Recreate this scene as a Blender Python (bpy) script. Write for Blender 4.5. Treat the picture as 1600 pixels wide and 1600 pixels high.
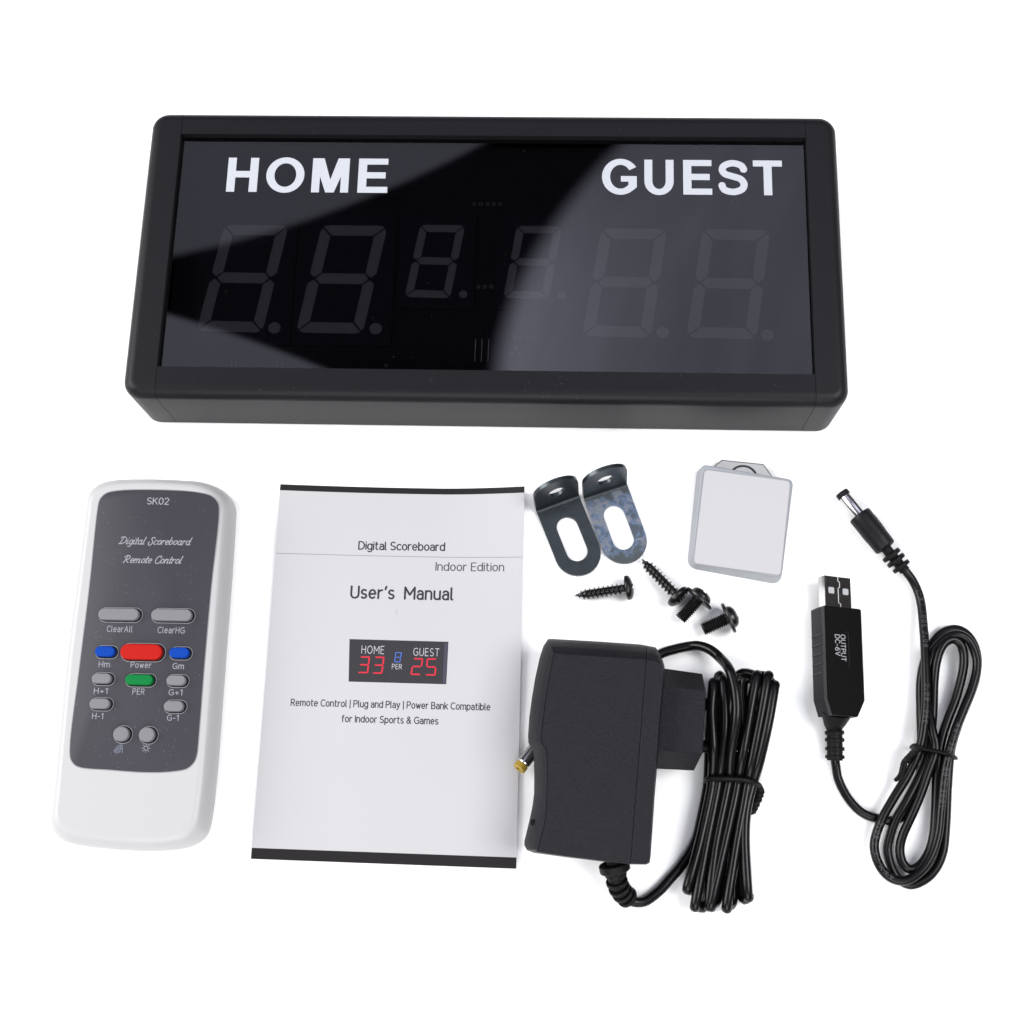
import bpy, bmesh, math, random
from math import sin, cos, pi, radians, hypot, atan2
from mathutils import Vector, Matrix
from mathutils.geometry import delaunay_2d_cdt

S = bpy.context.scene
for o in list(bpy.data.objects):
    bpy.data.objects.remove(o)
random.seed(7)
COL = S.collection

# ------------------------------------------------------------------ camera
F_PX, CX, CY, NX, NY, DIST = 2070.0, 800.0, 800.0, 860.0, 1380.0, 0.54   # focal length and nadir in 1600 px units
_n = Vector((NX - CX, NY - CY, F_PX)).normalized()
_up = -_n
_X = Vector((1, 0, 0)); _X = (_X - _X.dot(_up) * _up).normalized()
_Y = _up.cross(_X)
RW = Matrix((_X, _Y, _up))                       # photo axes (right, down, forward) -> world
CAM = -(RW @ Vector((0, 0, 1))) * DIST
cam_data = bpy.data.cameras.new('camera')
cam_data.sensor_width = 36.0
cam_data.lens = 36.0 * F_PX / 1600.0
cam_data.clip_start = 0.01
cam_data.clip_end = 50.0
cam = bpy.data.objects.new('camera', cam_data)
COL.objects.link(cam)
r_, u_, b_ = RW @ Vector((1, 0, 0)), RW @ Vector((0, -1, 0)), RW @ Vector((0, 0, -1))
cam.matrix_world = Matrix(((r_.x, u_.x, b_.x, CAM.x), (r_.y, u_.y, b_.y, CAM.y), (r_.z, u_.z, b_.z, CAM.z), (0, 0, 0, 1)))
S.camera = cam


def W(px, py, z=0.0):
    """where a sight line of the photograph meets the level z (metres)"""
    d = RW @ Vector((px - CX, py - CY, F_PX))
    return CAM + d * ((z - CAM.z) / d.z)


# ------------------------------------------------------------------ studio light
S.view_settings.view_transform = 'Standard'
S.view_settings.look = 'None'
S.view_settings.exposure = 0.0
S.view_settings.gamma = 1.0
S.view_settings.use_curve_mapping = False
S.cycles.max_bounces = 8
S.cycles.transparent_max_bounces = 12

world = bpy.data.worlds.new('World')
S.world = world
world.use_nodes = True


class NT:
    def __init__(self, tree):
        self.t = tree

    def n(self, typ, **kw):
        nd = self.t.nodes.new(typ)
        for k, v in kw.items():
            setattr(nd, k, v)
        return nd

    def l(self, a, b):
        self.t.links.new(a, b)

    def m(self, op, a, b=None, c=None, clamp=False):
        nd = self.n('ShaderNodeMath', operation=op, use_clamp=clamp)
        for i, v in enumerate((a, b, c)):
            if v is None:
                continue
            if isinstance(v, (int, float)):
                nd.inputs[i].default_value = v
            else:
                self.l(v, nd.inputs[i])
        return nd.outputs[0]

    def sm(self, v, e0, e1):
        nd = self.n('ShaderNodeMapRange', interpolation_type='SMOOTHSTEP')
        self.l(v, nd.inputs['Value'])
        nd.inputs['From Min'].default_value = e0
        nd.inputs['From Max'].default_value = e1
        return nd.outputs[0]

    def clampv(self, v, a, b):
        return self.m('MINIMUM', self.m('MAXIMUM', v, a), b)

    def quad(self, x, a, b, c):
        return self.m('ADD', self.m('MULTIPLY', self.m('ADD', self.m('MULTIPLY', x, a), b), x), c)


def build_world():
    """white studio: a bright tent with a dark gap overhead where the photographer stands"""
    w = NT(world.node_tree)
    bg = world.node_tree.nodes['Background']
    tc = w.n('ShaderNodeTexCoord')
    sp = w.n('ShaderNodeSeparateXYZ')
    w.l(tc.outputs['Generated'], sp.inputs[0])
    x, y, z = sp.outputs
    zz = w.m('MAXIMUM', z, 0.02)
    u, v = w.m('DIVIDE', x, zz), w.m('DIVIDE', y, zz)
    uc = w.clampv(u, -0.45, 0.2)
    vc = w.clampv(v, 0.38, 0.72)
    # left upper, left lower and right panels of the tent
    lu = w.sm(w.m('SUBTRACT', v, w.quad(uc, 0.734, 0.6575, 0.638)), -0.004, 0.006)
    ll = w.sm(w.m('SUBTRACT', w.quad(uc, -0.498, -0.622, 0.307), v), -0.003, 0.005)
    dr = w.m('SUBTRACT', u, w.quad(vc, 2.016, -1.515, 0.2404))
    rr = w.sm(dr, -0.008, 0.017)
    glow = w.m('MULTIPLY', w.m('SUBTRACT', 1.0, w.sm(dr, 0.0, 0.16)), w.m('SUBTRACT', 1.0, w.sm(v, 0.40, 0.60)))
    right_l = w.m('MULTIPLY', rr, w.m('ADD', w.m('MULTIPLY', glow, RIGHT_GLOW), RIGHT_BASE))
    val = w.m('MAXIMUM', w.m('MULTIPLY', lu, LEFT_UP), w.m('MULTIPLY', ll, LEFT_LOW))
    # noise streaks put into the right panel for its reflection in the glass
    nz = w.n('ShaderNodeTexNoise')
    nz.inputs['Scale'].default_value = 1.0
    nz.inputs['Detail'].default_value = 3
    cv = w.n('ShaderNodeCombineXYZ')
    w.l(w.m('MULTIPLY', w.m('ADD', u, w.m('MULTIPLY', v, -0.35)), 26.0), cv.inputs[0])
    w.l(w.m('MULTIPLY', v, 7.0), cv.inputs[1])
    w.l(cv.outputs[0], nz.inputs['Vector'])
    right_l = w.m('MULTIPLY', right_l, w.m('ADD', w.m('MULTIPLY', nz.outputs['Fac'], 0.5), 0.75))
    val = w.m('MAXIMUM', val, right_l)
    # the panels and the gap between them fill one patch of the ceiling, the rest is a dim room
    bu = w.m('SUBTRACT', 1.0, w.sm(w.m('ABSOLUTE', w.m('ADD', u, 0.05)), 0.42, 0.52))
    bv = w.m('SUBTRACT', 1.0, w.sm(w.m('ABSOLUTE', w.m('SUBTRACT', v, 0.55)), 0.22, 0.30))
    box = w.m('MULTIPLY', w.m('MULTIPLY', bu, bv), w.sm(z, 0.1, 0.2))
    room = w.m('ADD', w.m('MULTIPLY', w.sm(z, 0.55, 1.0), ZENITH), DOME)
    val = w.m('ADD', w.m('MULTIPLY', val, box), w.m('MULTIPLY', room, w.m('SUBTRACT', 1.0, box)))
    cb = w.n('ShaderNodeCombineColor')
    w.l(w.m('MULTIPLY', val, 0.93), cb.inputs[0])
    w.l(w.m('MULTIPLY', val, 0.96), cb.inputs[1])
    w.l(w.m('MULTIPLY', val, 1.18), cb.inputs[2])
    w.l(cb.outputs[0], bg.inputs['Color'])
    bg.inputs['Strength'].default_value = 1.0


DOME, ZENITH, LEFT_UP, LEFT_LOW, RIGHT_BASE, RIGHT_GLOW = 0.12, 0.20, 0.85, 1.22, 1.30, 1.25
build_world()


def area(name, loc, target, size, energy, col=(1, 1, 1)):
    l = bpy.data.lights.new(name, 'AREA')
    l.size = size
    l.energy = energy
    l.color = col
    o = bpy.data.objects.new(name, l)
    COL.objects.link(o)
    o.location = loc
    o.rotation_euler = (Vector(target) - Vector(loc)).to_track_quat('-Z', 'Y').to_euler()
    return o


area('softbox_left', (-1.55, 0.20, 1.05), (0, 0.0, 0), 1.2, 46.0, (1.0, 0.99, 0.985))
area('softbox_right', (1.2, -0.15, 1.95), (0, 0.05, 0), 1.0, 42.0)
area('fill_front', (-0.1, -1.5, 1.3), (0, 0, 0), 1.3, 28.0)  # unseen fill, added to lighten the shadows below the scoreboard

# ------------------------------------------------------------------ materials
M = {}
ALB = 0.80        # the lamps are set for the table, so everything else takes this share of its nominal albedo


def mat(name, col, rough=0.5, spec=0.5, metal=0.0, bump=None, var=None, specks=None, bevel=0.0, coat=0.0, aniso=None):
    """bump=(scale, strength, distance) var=(scale, amount) specks=(scale, threshold, colour)"""
    k = 1.0 if name == 'table_white' else ALB
    col = tuple(c * k for c in col)
    if specks:
        specks = (specks[0], specks[1], tuple(c * k for c in specks[2]))
    m = bpy.data.materials.new(name)
    m.use_nodes = True
    t = NT(m.node_tree)
    p = m.node_tree.nodes['Principled BSDF']
    p.inputs['Base Color'].default_value = (*col, 1)
    p.inputs['Roughness'].default_value = rough
    p.inputs['Specular IOR Level'].default_value = spec
    p.inputs['Metallic'].default_value = metal
    if coat:
        p.inputs['Coat Weight'].default_value = coat
        p.inputs['Coat Roughness'].default_value = 0.1
    tc = t.n('ShaderNodeTexCoord')
    colour = None
    if var:
        nz = t.n('ShaderNodeTexNoise')
        nz.inputs['Scale'].default_value = var[0]
        nz.inputs['Detail'].default_value = 4
        t.l(tc.outputs['Object'], nz.inputs['Vector'])
        mx = t.n('ShaderNodeMix', data_type='RGBA')
        t.l(nz.outputs['Fac'], mx.inputs[0])
        mx.inputs[6].default_value = (*[c * (1 - var[1]) for c in col], 1)
        mx.inputs[7].default_value = (*[min(1, c * (1 + var[1])) for c in col], 1)
        colour = mx.outputs[2]
    if specks:
        vo = t.n('ShaderNodeTexVoronoi')
        vo.inputs['Scale'].default_value = specks[0]
        t.l(tc.outputs['Object'], vo.inputs['Vector'])
        nz2 = t.n('ShaderNodeTexNoise')
        nz2.inputs['Scale'].default_value = specks[0] * 0.25
        t.l(tc.outputs['Object'], nz2.inputs['Vector'])
        near = t.m('LESS_THAN', vo.outputs['Distance'], specks[1])
        sel = t.m('GREATER_THAN', nz2.outputs['Fac'], 0.54)
        fac = t.m('MULTIPLY', near, sel)
        mx2 = t.n('ShaderNodeMix', data_type='RGBA')
        t.l(fac, mx2.inputs[0])
        if colour is not None:
            t.l(colour, mx2.inputs[6])
        else:
            mx2.inputs[6].default_value = (*col, 1)
        mx2.inputs[7].default_value = (*specks[2], 1)
        colour = mx2.outputs[2]
    if colour is not None:
        t.l(colour, p.inputs['Base Color'])
    nrm = None
    if bevel:
        bv = t.n('ShaderNodeBevel', samples=3)
        bv.inputs['Radius'].default_value = bevel
        nrm = bv.outputs[0]
    if bump:
        nb = t.n('ShaderNodeTexNoise')
        nb.inputs['Scale'].default_value = bump[0]
        nb.inputs['Detail'].default_value = 2
        t.l(tc.outputs['Object'], nb.inputs['Vector'])
        bp = t.n('ShaderNodeBump')
        bp.inputs['Strength'].default_value = bump[1]
        bp.inputs['Distance'].default_value = bump[2]
        t.l(nb.outputs['Fac'], bp.inputs['Height'])
        if nrm is not None:
            t.l(nrm, bp.inputs['Normal'])
        nrm = bp.outputs[0]
    if nrm is not None:
        t.l(nrm, p.inputs['Normal'])
    M[name] = m
    return m


mat('table_white', (0.90, 0.90, 0.895), 0.6, 0.2)
DUST = (0.16, 0.16, 0.17)
mat('cap_plastic', (.0088, .0088, .0105), 0.42, 0.16, bump=(1500, 0.22, 0.0003), specks=(420, 0.05, (0.10, 0.10, 0.11)))
mat('rail_metal', (.0085, .0085, .0105), 0.42, 0.15, bump=(1300, 0.16, 0.0003), specks=(420, 0.06, (0.12, 0.12, 0.13)))
mat('board_black', (0.055, 0.055, 0.075), 0.7, 0.1)
mat('board_module', (.062, .062, .085), 0.7, 0.1)
mat('segment_grey', (.46, .43, .48), 0.7, 0.1)
mat('solder', (0.85, 0.85, 0.88), 0.5, 0.2)
mat('letter_white', (.51, .53, .575), 0.55, 0.2, var=(700, 0.06))
mat('remote_white', (.482, .478, .480), 0.38, 0.35, bump=(900, 0.05, 0.0003), specks=(160, 0.03, (0.4, 0.39, 0.38)))
mat('remote_panel', (0.043, 0.041, 0.050), 0.5, 0.22, var=(90, 0.08), specks=(760, 0.11, (0.17, 0.17, 0.19)))
mat('panel_edge', (0.27, 0.27, 0.28), 0.5, 0.3)
mat('gap_dark', (0.012, 0.012, 0.014), 0.8, 0.1)
mat('panel_print', (0.29, 0.29, 0.32), 0.6, 0.2)
mat('panel_worn', (0.14, 0.145, 0.19), 0.6, 0.2)
mat('rubber_grey', (.20, .197, .208), 0.6, 0.15, bump=(2500, 0.2, 0.0002))
mat('rubber_red', (.44, .012, .008), 0.55, 0.08, bump=(2500, 0.25, 0.0002))
mat('rubber_blue', (.003, .05, .35), 0.55, 0.08, bump=(2500, 0.2, 0.0002))
mat('rubber_green', (.002, .175, .038), 0.55, 0.10, bump=(2500, 0.2, 0.0002))
mat('paper', (.488, .481, .493), 0.55, 0.22, bump=(500, 0.04, 0.0003))
mat('paper_edge', (0.47, 0.46, 0.47), 0.8, 0.1)
mat('ink_black', (.011, .009, .0095), 0.38, 0.28, bump=(1200, 0.12, 0.0004))
mat('ink_text', (0.03, 0.03, 0.037), 0.6, 0.2)
mat('ink_light', (0.07, 0.07, 0.08), 0.6, 0.2)
mat('ink_rule', (0.24, 0.24, 0.28), 0.6, 0.2)
mat('ink_scuff', (0.25, 0.25, 0.27), 0.6, 0.2)
mat('print_dark', (0.026, 0.024, 0.028), 0.5, 0.3, var=(1500, 0.35))
mat('print_edge', (0.05, 0.05, 0.075), 0.5, 0.3)
mat('print_white', (0.45, 0.45, 0.47), 0.6, 0.2)
mat('print_red', (.60, .028, .05), 0.6, 0.15)
mat('print_blue', (0.07, 0.15, 0.52), 0.6, 0.2)
mat('steel_dark', (.058, .068, .075), 0.32, 0.5, metal=0.8, bump=(900, 0.15, 0.0004), var=(250, 0.25), bevel=0.00025)
mat('screw_black', (.005, .005, .0055), 0.30, 0.4, metal=0.0, bump=(1800, 0.15, 0.0003))
mat('pad_grey', (0.33, 0.345, 0.37), 0.45, 0.35)
mat('pad_white', (.490, .483, .498), 0.7, 0.15, specks=(330, 0.07, (0.45, 0.45, 0.47)))
mat('tab_metal', (0.50, 0.50, 0.50), 0.42, 0.5, metal=0.6, bump=(1500, 0.2, 0.0003), bevel=0.0002)
mat('tab_rim', (0.02, 0.02, 0.022), 0.5, 0.3)
mat('adapter_plastic', (.0098, .0098, .0135), 0.47, 0.16, bump=(2000, 0.75, 0.0005), var=(1900, 1.0))
mat('adapter_groove', (0.006, 0.006, 0.007), 0.8, 0.1)
mat('cable_black', (.0028, .0028, .0032), 0.27, 0.22, bump=(700, 0.06, 0.0003), specks=(600, 0.05, (0.12, 0.12, 0.12)))
mat('cable_thin', (.0028, .0028, .0032), 0.30, 0.20, bump=(900, 0.08, 0.0003))
mat('cable_print', (.095, .095, .10), 0.6, 0.2)
mat('tie_black', (.004, .004, .0045), 0.5, 0.14, bump=(1500, 0.2, 0.0003))
mat('chrome', (0.72, 0.70, 0.69), 0.14, 0.5, metal=1.0)
mat('usb_shell', (.038, .036, .034), 0.30, 0.5, metal=1.0, bump=(2200, 0.35, 0.0003), specks=(1200, 0.09, (0.5, 0.5, 0.48)), bevel=0.0003)
mat('usb_seam', (0.55, 0.55, 0.55), 0.4, 0.5)
mat('usb_contact', (0.46, 0.46, 0.48), 0.5, 0.4)
mat('tip_yellow', (0.42, 0.28, 0.035), 0.35, 0.4)
mat('module_black', (.0018, .0018, .002), 0.40, 0.08, specks=(700, 0.07, (0.06, 0.06, 0.065)))
mat('module_side', (.0075, .0075, .009), 0.45, 0.16, bump=(2000, 0.1, 0.0003))
mat('module_rim', (0.035, 0.035, 0.038), 0.6, 0.25, bump=(3000, 0.4, 0.0003))
mat('module_print', (0.42, 0.42, 0.44), 0.6, 0.2)


def tint_steel():
    """heat tinted bracket steel: blue, violet and straw patches over the plain dark grey"""
    m = bpy.data.materials.new('steel_tinted')
    m.use_nodes = True
    t = NT(m.node_tree)
    p = m.node_tree.nodes['Principled BSDF']
    tc = t.n('ShaderNodeTexCoord')
    nz = t.n('ShaderNodeTexNoise')
    nz.inputs['Scale'].default_value = 260
    nz.inputs['Detail'].default_value = 6
    nz.inputs['Roughness'].default_value = 0.62
    nz.inputs['Distortion'].default_value = 1.0
    t.l(tc.outputs['Object'], nz.inputs['Vector'])
    cr = t.n('ShaderNodeValToRGB')
    els = cr.color_ramp.elements
    els[0].position, els[0].color = 0.28, (0.085, 0.10, 0.11, 1)
    els[1].position, els[1].color = 0.75, (0.30, 0.32, 0.31, 1)
    for pos, c in ((0.41, (0.095, 0.115, 0.135)), (0.455, (0.11, 0.15, 0.215)), (0.49, (0.15, 0.20, 0.29)), (0.52, (0.13, 0.17, 0.23)), (0.555, (0.22, 0.235, 0.275)), (0.59, (0.25, 0.235, 0.235)), (0.62, (0.17, 0.21, 0.24))):
        e = els.new(pos)
        e.color = (*c, 1)
    t.l(nz.outputs['Fac'], cr.inputs[0])
    sx = t.n('ShaderNodeSeparateXYZ')
    t.l(tc.outputs['Object'], sx.inputs[0])
    nz3 = t.n('ShaderNodeTexNoise')
    nz3.inputs['Scale'].default_value = 260
    t.l(tc.outputs['Object'], nz3.inputs['Vector'])
    xx = t.m('ADD', sx.outputs[0], t.m('MULTIPLY', t.m('SUBTRACT', nz3.outputs['Fac'], 0.5), 0.014))
    plain = t.m('MAXIMUM', t.sm(xx, 0.0235, 0.0275), t.sm(t.m('SUBTRACT', 0.0, xx), -0.0035, -0.0005))
    pm = t.n('ShaderNodeMix', data_type='RGBA')
    t.l(plain, pm.inputs[0])
    t.l(cr.outputs[0], pm.inputs[6])
    pm.inputs[7].default_value = (0.085, 0.098, 0.10, 1)
    t.l(pm.outputs[2], p.inputs['Base Color'])
    p.inputs['Metallic'].default_value = 0.85
    p.inputs['Roughness'].default_value = 0.36
    bv = t.n('ShaderNodeBevel', samples=3)
    bv.inputs['Radius'].default_value = 0.00025
    nb = t.n('ShaderNodeTexNoise')
    nb.inputs['Scale'].default_value = 900
    t.l(tc.outputs['Object'], nb.inputs['Vector'])
    bp = t.n('ShaderNodeBump')
    bp.inputs['Strength'].default_value = 0.15
    bp.inputs['Distance'].default_value = 0.0004
    t.l(nb.outputs['Fac'], bp.inputs['Height'])
    t.l(bv.outputs[0], bp.inputs['Normal'])
    t.l(bp.outputs[0], p.inputs['Normal'])
    M['steel_tinted'] = m


tint_steel()


def smoked_glass():
    m = bpy.data.materials.new('smoked_glass')
    m.use_nodes = True
    t = NT(m.node_tree)
    for n in list(m.node_tree.nodes):
        m.node_tree.nodes.remove(n)
    out = t.n('ShaderNodeOutputMaterial')
    mix = t.n('ShaderNodeMixShader')
    tr = t.n('ShaderNodeBsdfTransparent')
    tr.inputs[0].default_value = (0.40, 0.40, 0.41, 1)
    gl = t.n('ShaderNodeBsdfGlossy')
    gl.inputs['Roughness'].default_value = 0.02
    gl.inputs['Color'].default_value = (1, 1, 1, 1)
    fr = t.n('ShaderNodeFresnel')
    fr.inputs['IOR'].default_value = 1.5
    geo = t.n('ShaderNodeNewGeometry')
    fac = t.m('MULTIPLY', fr.outputs[0], t.m('SUBTRACT', 1.0, geo.outputs['Backfacing']))
    t.l(fac, mix.inputs[0])
    t.l(tr.outputs[0], mix.inputs[1])
    t.l(gl.outputs[0], mix.inputs[2])
    tc = t.n('ShaderNodeTexCoord')
    vo = t.n('ShaderNodeTexVoronoi')
    vo.inputs['Scale'].default_value = 240
    t.l(tc.outputs['Object'], vo.inputs['Vector'])
    nz = t.n('ShaderNodeTexNoise')
    nz.inputs['Scale'].default_value = 70
    t.l(tc.outputs['Object'], nz.inputs['Vector'])
    dust = t.m('MULTIPLY', t.m('LESS_THAN', vo.outputs['Distance'], 0.045), t.m('GREATER_THAN', nz.outputs['Fac'], 0.55))
    df = t.n('ShaderNodeBsdfDiffuse')
    df.inputs[0].default_value = (0.035, 0.035, 0.037, 1)
    mix2 = t.n('ShaderNodeMixShader')
    t.l(dust, mix2.inputs[0])
    t.l(mix.outputs[0], mix2.inputs[1])
    t.l(df.outputs[0], mix2.inputs[2])
    t.l(mix2.outputs[0], out.inputs[0])
    M['smoked_glass'] = m


smoked_glass()

# ------------------------------------------------------------------ object helpers
BASE = {}


def thing(name, label, cat, loc, group=None, rotz=0.0):
    o = bpy.data.objects.new(name, None)
    o.empty_display_size = 0.01
    COL.objects.link(o)
    o.location = loc
    o.rotation_euler = (0, 0, rotz)
    o['label'] = label
    o['category'] = cat
    if group:
        o['group'] = group
    BASE[o.name] = Vector(loc)
    return o


def part(name, verts, faces, m, parent, smooth=35, local=False, label=None, mats=None, fm=None):
    me = bpy.data.meshes.new(name)
    off = Vector((0, 0, 0)) if (local or parent is None) else BASE[parent.name]
    me.from_pydata([tuple(Vector(v) - off) for v in verts], [], [tuple(f) for f in faces])
    bm = bmesh.new()
    bm.from_mesh(me)
    bmesh.ops.recalc_face_normals(bm, faces=bm.faces)
    bm.to_mesh(me)
    bm.free()
    for mm in (mats or [m]):
        me.materials.append(M[mm])
    if fm:
        for p, i in zip(me.polygons, fm):
            p.material_index = i
    if smooth:
        for p in me.polygons:
            p.use_smooth = True
        me.set_sharp_from_angle(angle=radians(smooth))
    me.update()
    o = bpy.data.objects.new(name, me)
    COL.objects.link(o)
    if parent is not None:
        o.parent = parent
        BASE[o.name] = BASE[parent.name]
    if label:
        o['label'] = label
    return o


class MB:
    """collects verts and faces for one mesh"""

    def __init__(self):
        self.v, self.f = [], []

    def add(self, v, f):
        k = len(self.v)
        self.v += [Vector(p) for p in v]
        self.f += [tuple(i + k for i in q) for q in f]
        return self

    def part(self, name, m, parent, **kw):
        return part(name, self.v, self.f, m, parent, **kw)


def loft(rings, cap0=True, cap1=True):
    n = len(rings[0])
    v, f = [], []
    for r in rings:
        v += [Vector(p) for p in r]
    for i in range(len(rings) - 1):
        for j in range(n):
            a, b = i * n + j, i * n + (j + 1) % n
            f.append((a, b, b + n, a + n))
    if cap0:
        f.append(tuple(range(n))[::-1])
    if cap1:
        k = (len(rings) - 1) * n
        f.append(tuple(range(k, k + n)))
    return v, f


def area2(p):
    return 0.5 * sum(p[i][0] * p[(i + 1) % len(p)][1] - p[(i + 1) % len(p)][0] * p[i][1] for i in range(len(p)))


def inset(p, d):
    n = len(p)
    s = 1.0 if area2(p) > 0 else -1.0
    out = []
    for i in range(n):
        a, b, c = Vector(p[i - 1][:2]), Vector(p[i][:2]), Vector(p[(i + 1) % n][:2])
        e1, e2 = (b - a), (c - b)
        if e1.length < 1e-9 or e2.length < 1e-9:
            out.append((b.x, b.y))
            continue
        n1 = Vector((-e1.y, e1.x)).normalized() * s
        n2 = Vector((-e2.y, e2.x)).normalized() * s
        m = n1 + n2
        k = max(0.35, m.dot(m) / 2)
        q = b + m * (d / k)
        out.append((q.x, q.y))
    return out


def roundpoly(p, r, n=6):
    out = []
    N = len(p)
    for i in range(N):
        rad = r[i] if isinstance(r, (list, tuple)) else r
        a, b, c = Vector(p[i - 1][:2]), Vector(p[i][:2]), Vector(p[(i + 1) % N][:2])
        d1, d2 = (a - b), (c - b)
        l1, l2 = d1.length, d2.length
        d1.normalize(); d2.normalize()
        ang = d1.angle(d2)
        if rad <= 0 or ang > pi - 0.02:
            out.append((b.x, b.y))
            continue
        t = min(rad / math.tan(ang / 2), 0.48 * l1, 0.48 * l2)
        rr = t * math.tan(ang / 2)
        bis = (d1 + d2).normalized()
        cen = b + bis * (rr / sin(ang / 2))
        p0, p1 = b + d1 * t, b + d2 * t
        a0 = atan2(p0.y - cen.y, p0.x - cen.x)
        a1 = atan2(p1.y - cen.y, p1.x - cen.x)
        da = (a1 - a0 + pi) % (2 * pi) - pi
        for k in range(n + 1):
            q = a0 + da * k / n
            out.append((cen.x + rr * cos(q), cen.y + rr * sin(q)))
    return out


def smooth_closed(p, k=6):
    """closed centripetal spline, so uneven spacing makes no loops"""
    n, out = len(p), []
    P = [Vector(q[:2]) for q in p]
    for i in range(n):
        a, b, c, d = P[i - 1], P[i], P[(i + 1) % n], P[(i + 2) % n]
        t0 = 0.0
        t1 = t0 + (b - a).length ** .5
        t2 = t1 + (c - b).length ** .5
        t3 = t2 + (d - c).length ** .5
        for j in range(k):
            t = t1 + (t2 - t1) * j / k
            A1 = a * ((t1 - t) / (t1 - t0)) + b * ((t - t0) / (t1 - t0))
            A2 = b * ((t2 - t) / (t2 - t1)) + c * ((t - t1) / (t2 - t1))
            A3 = c * ((t3 - t) / (t3 - t2)) + d * ((t - t2) / (t3 - t2))
            B1 = A1 * ((t2 - t) / (t2 - t0)) + A2 * ((t - t0) / (t2 - t0))
            B2 = A2 * ((t3 - t) / (t3 - t1)) + A3 * ((t - t1) / (t3 - t1))
            q = B1 * ((t2 - t) / (t2 - t1)) + B2 * ((t - t1) / (t2 - t1))
            out.append((q.x, q.y))
    return out


def slab(p, prof):
    rings = []
    for d, z in prof:
        rings.append([Vector((x, y, z)) for x, y in inset(p, d)])
    return loft(rings)


def qround(z1, r, d0=0.0, n=5):
    """quarter round from the wall (inset d0) up to level z1"""
    return [(d0 + r * (1 - cos(pi / 2 * k / n)), z1 - r + r * sin(pi / 2 * k / n)) for k in range(n + 1)]


def catmull(P, k=8, closed=False):
    P = [Vector(p) for p in P]
    n, out = len(P), []
    rng = range(n if closed else n - 1)
    for i in rng:
        b, c = P[i], P[(i + 1) % n]
        a = P[i - 1] if (closed or i > 0) else b * 2 - c
        d = P[(i + 2) % n] if (closed or i + 2 < n) else c * 2 - b
        for j in range(k):
            t = j / k
            out.append(0.5 * (2 * b + (c - a) * t + (2 * a - 5 * b + 4 * c - d) * t * t + (3 * b - a - 3 * c + d) * t ** 3))
    if not closed:
        out.append(P[-1])
    return out


def tube(path, r, n=14, closed=False, flat=1.0, cap=True):
    """sweep a circle (or ellipse when flat<1) along a path; r is a number or one radius per point"""
    P = [Vector(p) for p in path]
    N = len(P)
    tang = []
    for i in range(N):
        a = P[i - 1] if (i > 0 or closed) else P[i]
        b = P[(i + 1) % N] if (i < N - 1 or closed) else P[i]
        t = (b - a)
        tang.append(t.normalized() if t.length > 1e-9 else Vector((0, 0, 1)))
    up = Vector((0, 0, 1))
    if abs(tang[0].dot(up)) > 0.95:
        up = Vector((0, 1, 0))
    nx = (up - tang[0] * up.dot(tang[0])).normalized()
    rings = []
    for i in range(N):
        nx = nx - tang[i] * nx.dot(tang[i])
        nx.normalize()
        ny = tang[i].cross(nx)
        rad = r[i] if isinstance(r, (list, tuple)) else r
        rings.append([P[i] + nx * (cos(2 * pi * k / n) * rad * flat) + ny * (sin(2 * pi * k / n) * rad) for k in range(n)])
    if closed:
        v, f = loft(rings, False, False)
        k = (N - 1) * n
        for j in range(n):
            f.append((k + j, k + (j + 1) % n, (j + 1) % n, j))
        return v, f
    return loft(rings, cap, cap)


def lathe(prof, o, ax, n=28, up=None):
    """revolve (radius, distance along the axis) about the axis ax through o"""
    ax = Vector(ax).normalized()
    u = Vector(up) if up else Vector((0, 0, 1))
    if abs(u.dot(ax)) > 0.95:
        u = Vector((0, 1, 0))
    u = (u - ax * u.dot(ax)).normalized()
    w = ax.cross(u)
    rings = [[Vector(o) + ax * s + (u * cos(2 * pi * k / n) + w * sin(2 * pi * k / n)) * max(r, 1e-6) for k in range(n)] for r, s in prof]
    return loft(rings)


def obox(o, ux, uy, uz, a, b):
    """box between corners a and b in a frame"""
    v = [Vector(o) + Vector(ux) * x + Vector(uy) * y + Vector(uz) * z for z in (a[2], b[2]) for y in (a[1], b[1]) for x in (a[0], b[0])]
    return v, [(0, 1, 3, 2), (4, 6, 7, 5), (0, 4, 5, 1), (2, 3, 7, 6), (0, 2, 6, 4), (1, 5, 7, 3)]


def union2d(polys):
    """merge overlapping 2D polygons into one layer of triangles"""
    vs, fs = [], []
    for p in polys:
        k = len(vs)
        if area2(p) < 0:
            p = list(p)[::-1]
        vs += [Vector((q[0], q[1])) for q in p]
        fs.append(list(range(k, k + len(p))))
    ov, oe, of, _a, _b, orig = delaunay_2d_cdt(vs, [], fs, 0, 1e-5)
    return ov, [f for f, s in zip(of, orig) if len(s)]


# ------------------------------------------------------------------ lettering
def A(cx, cy, rx, ry, a0, a1, n=None):
    n = n or max(4, int(abs(a1 - a0) / 18))
    return [(cx + rx * cos(radians(a0 + (a1 - a0) * k / n)), cy + ry * sin(radians(a0 + (a1 - a0) * k / n))) for k in range(n + 1)]


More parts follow.
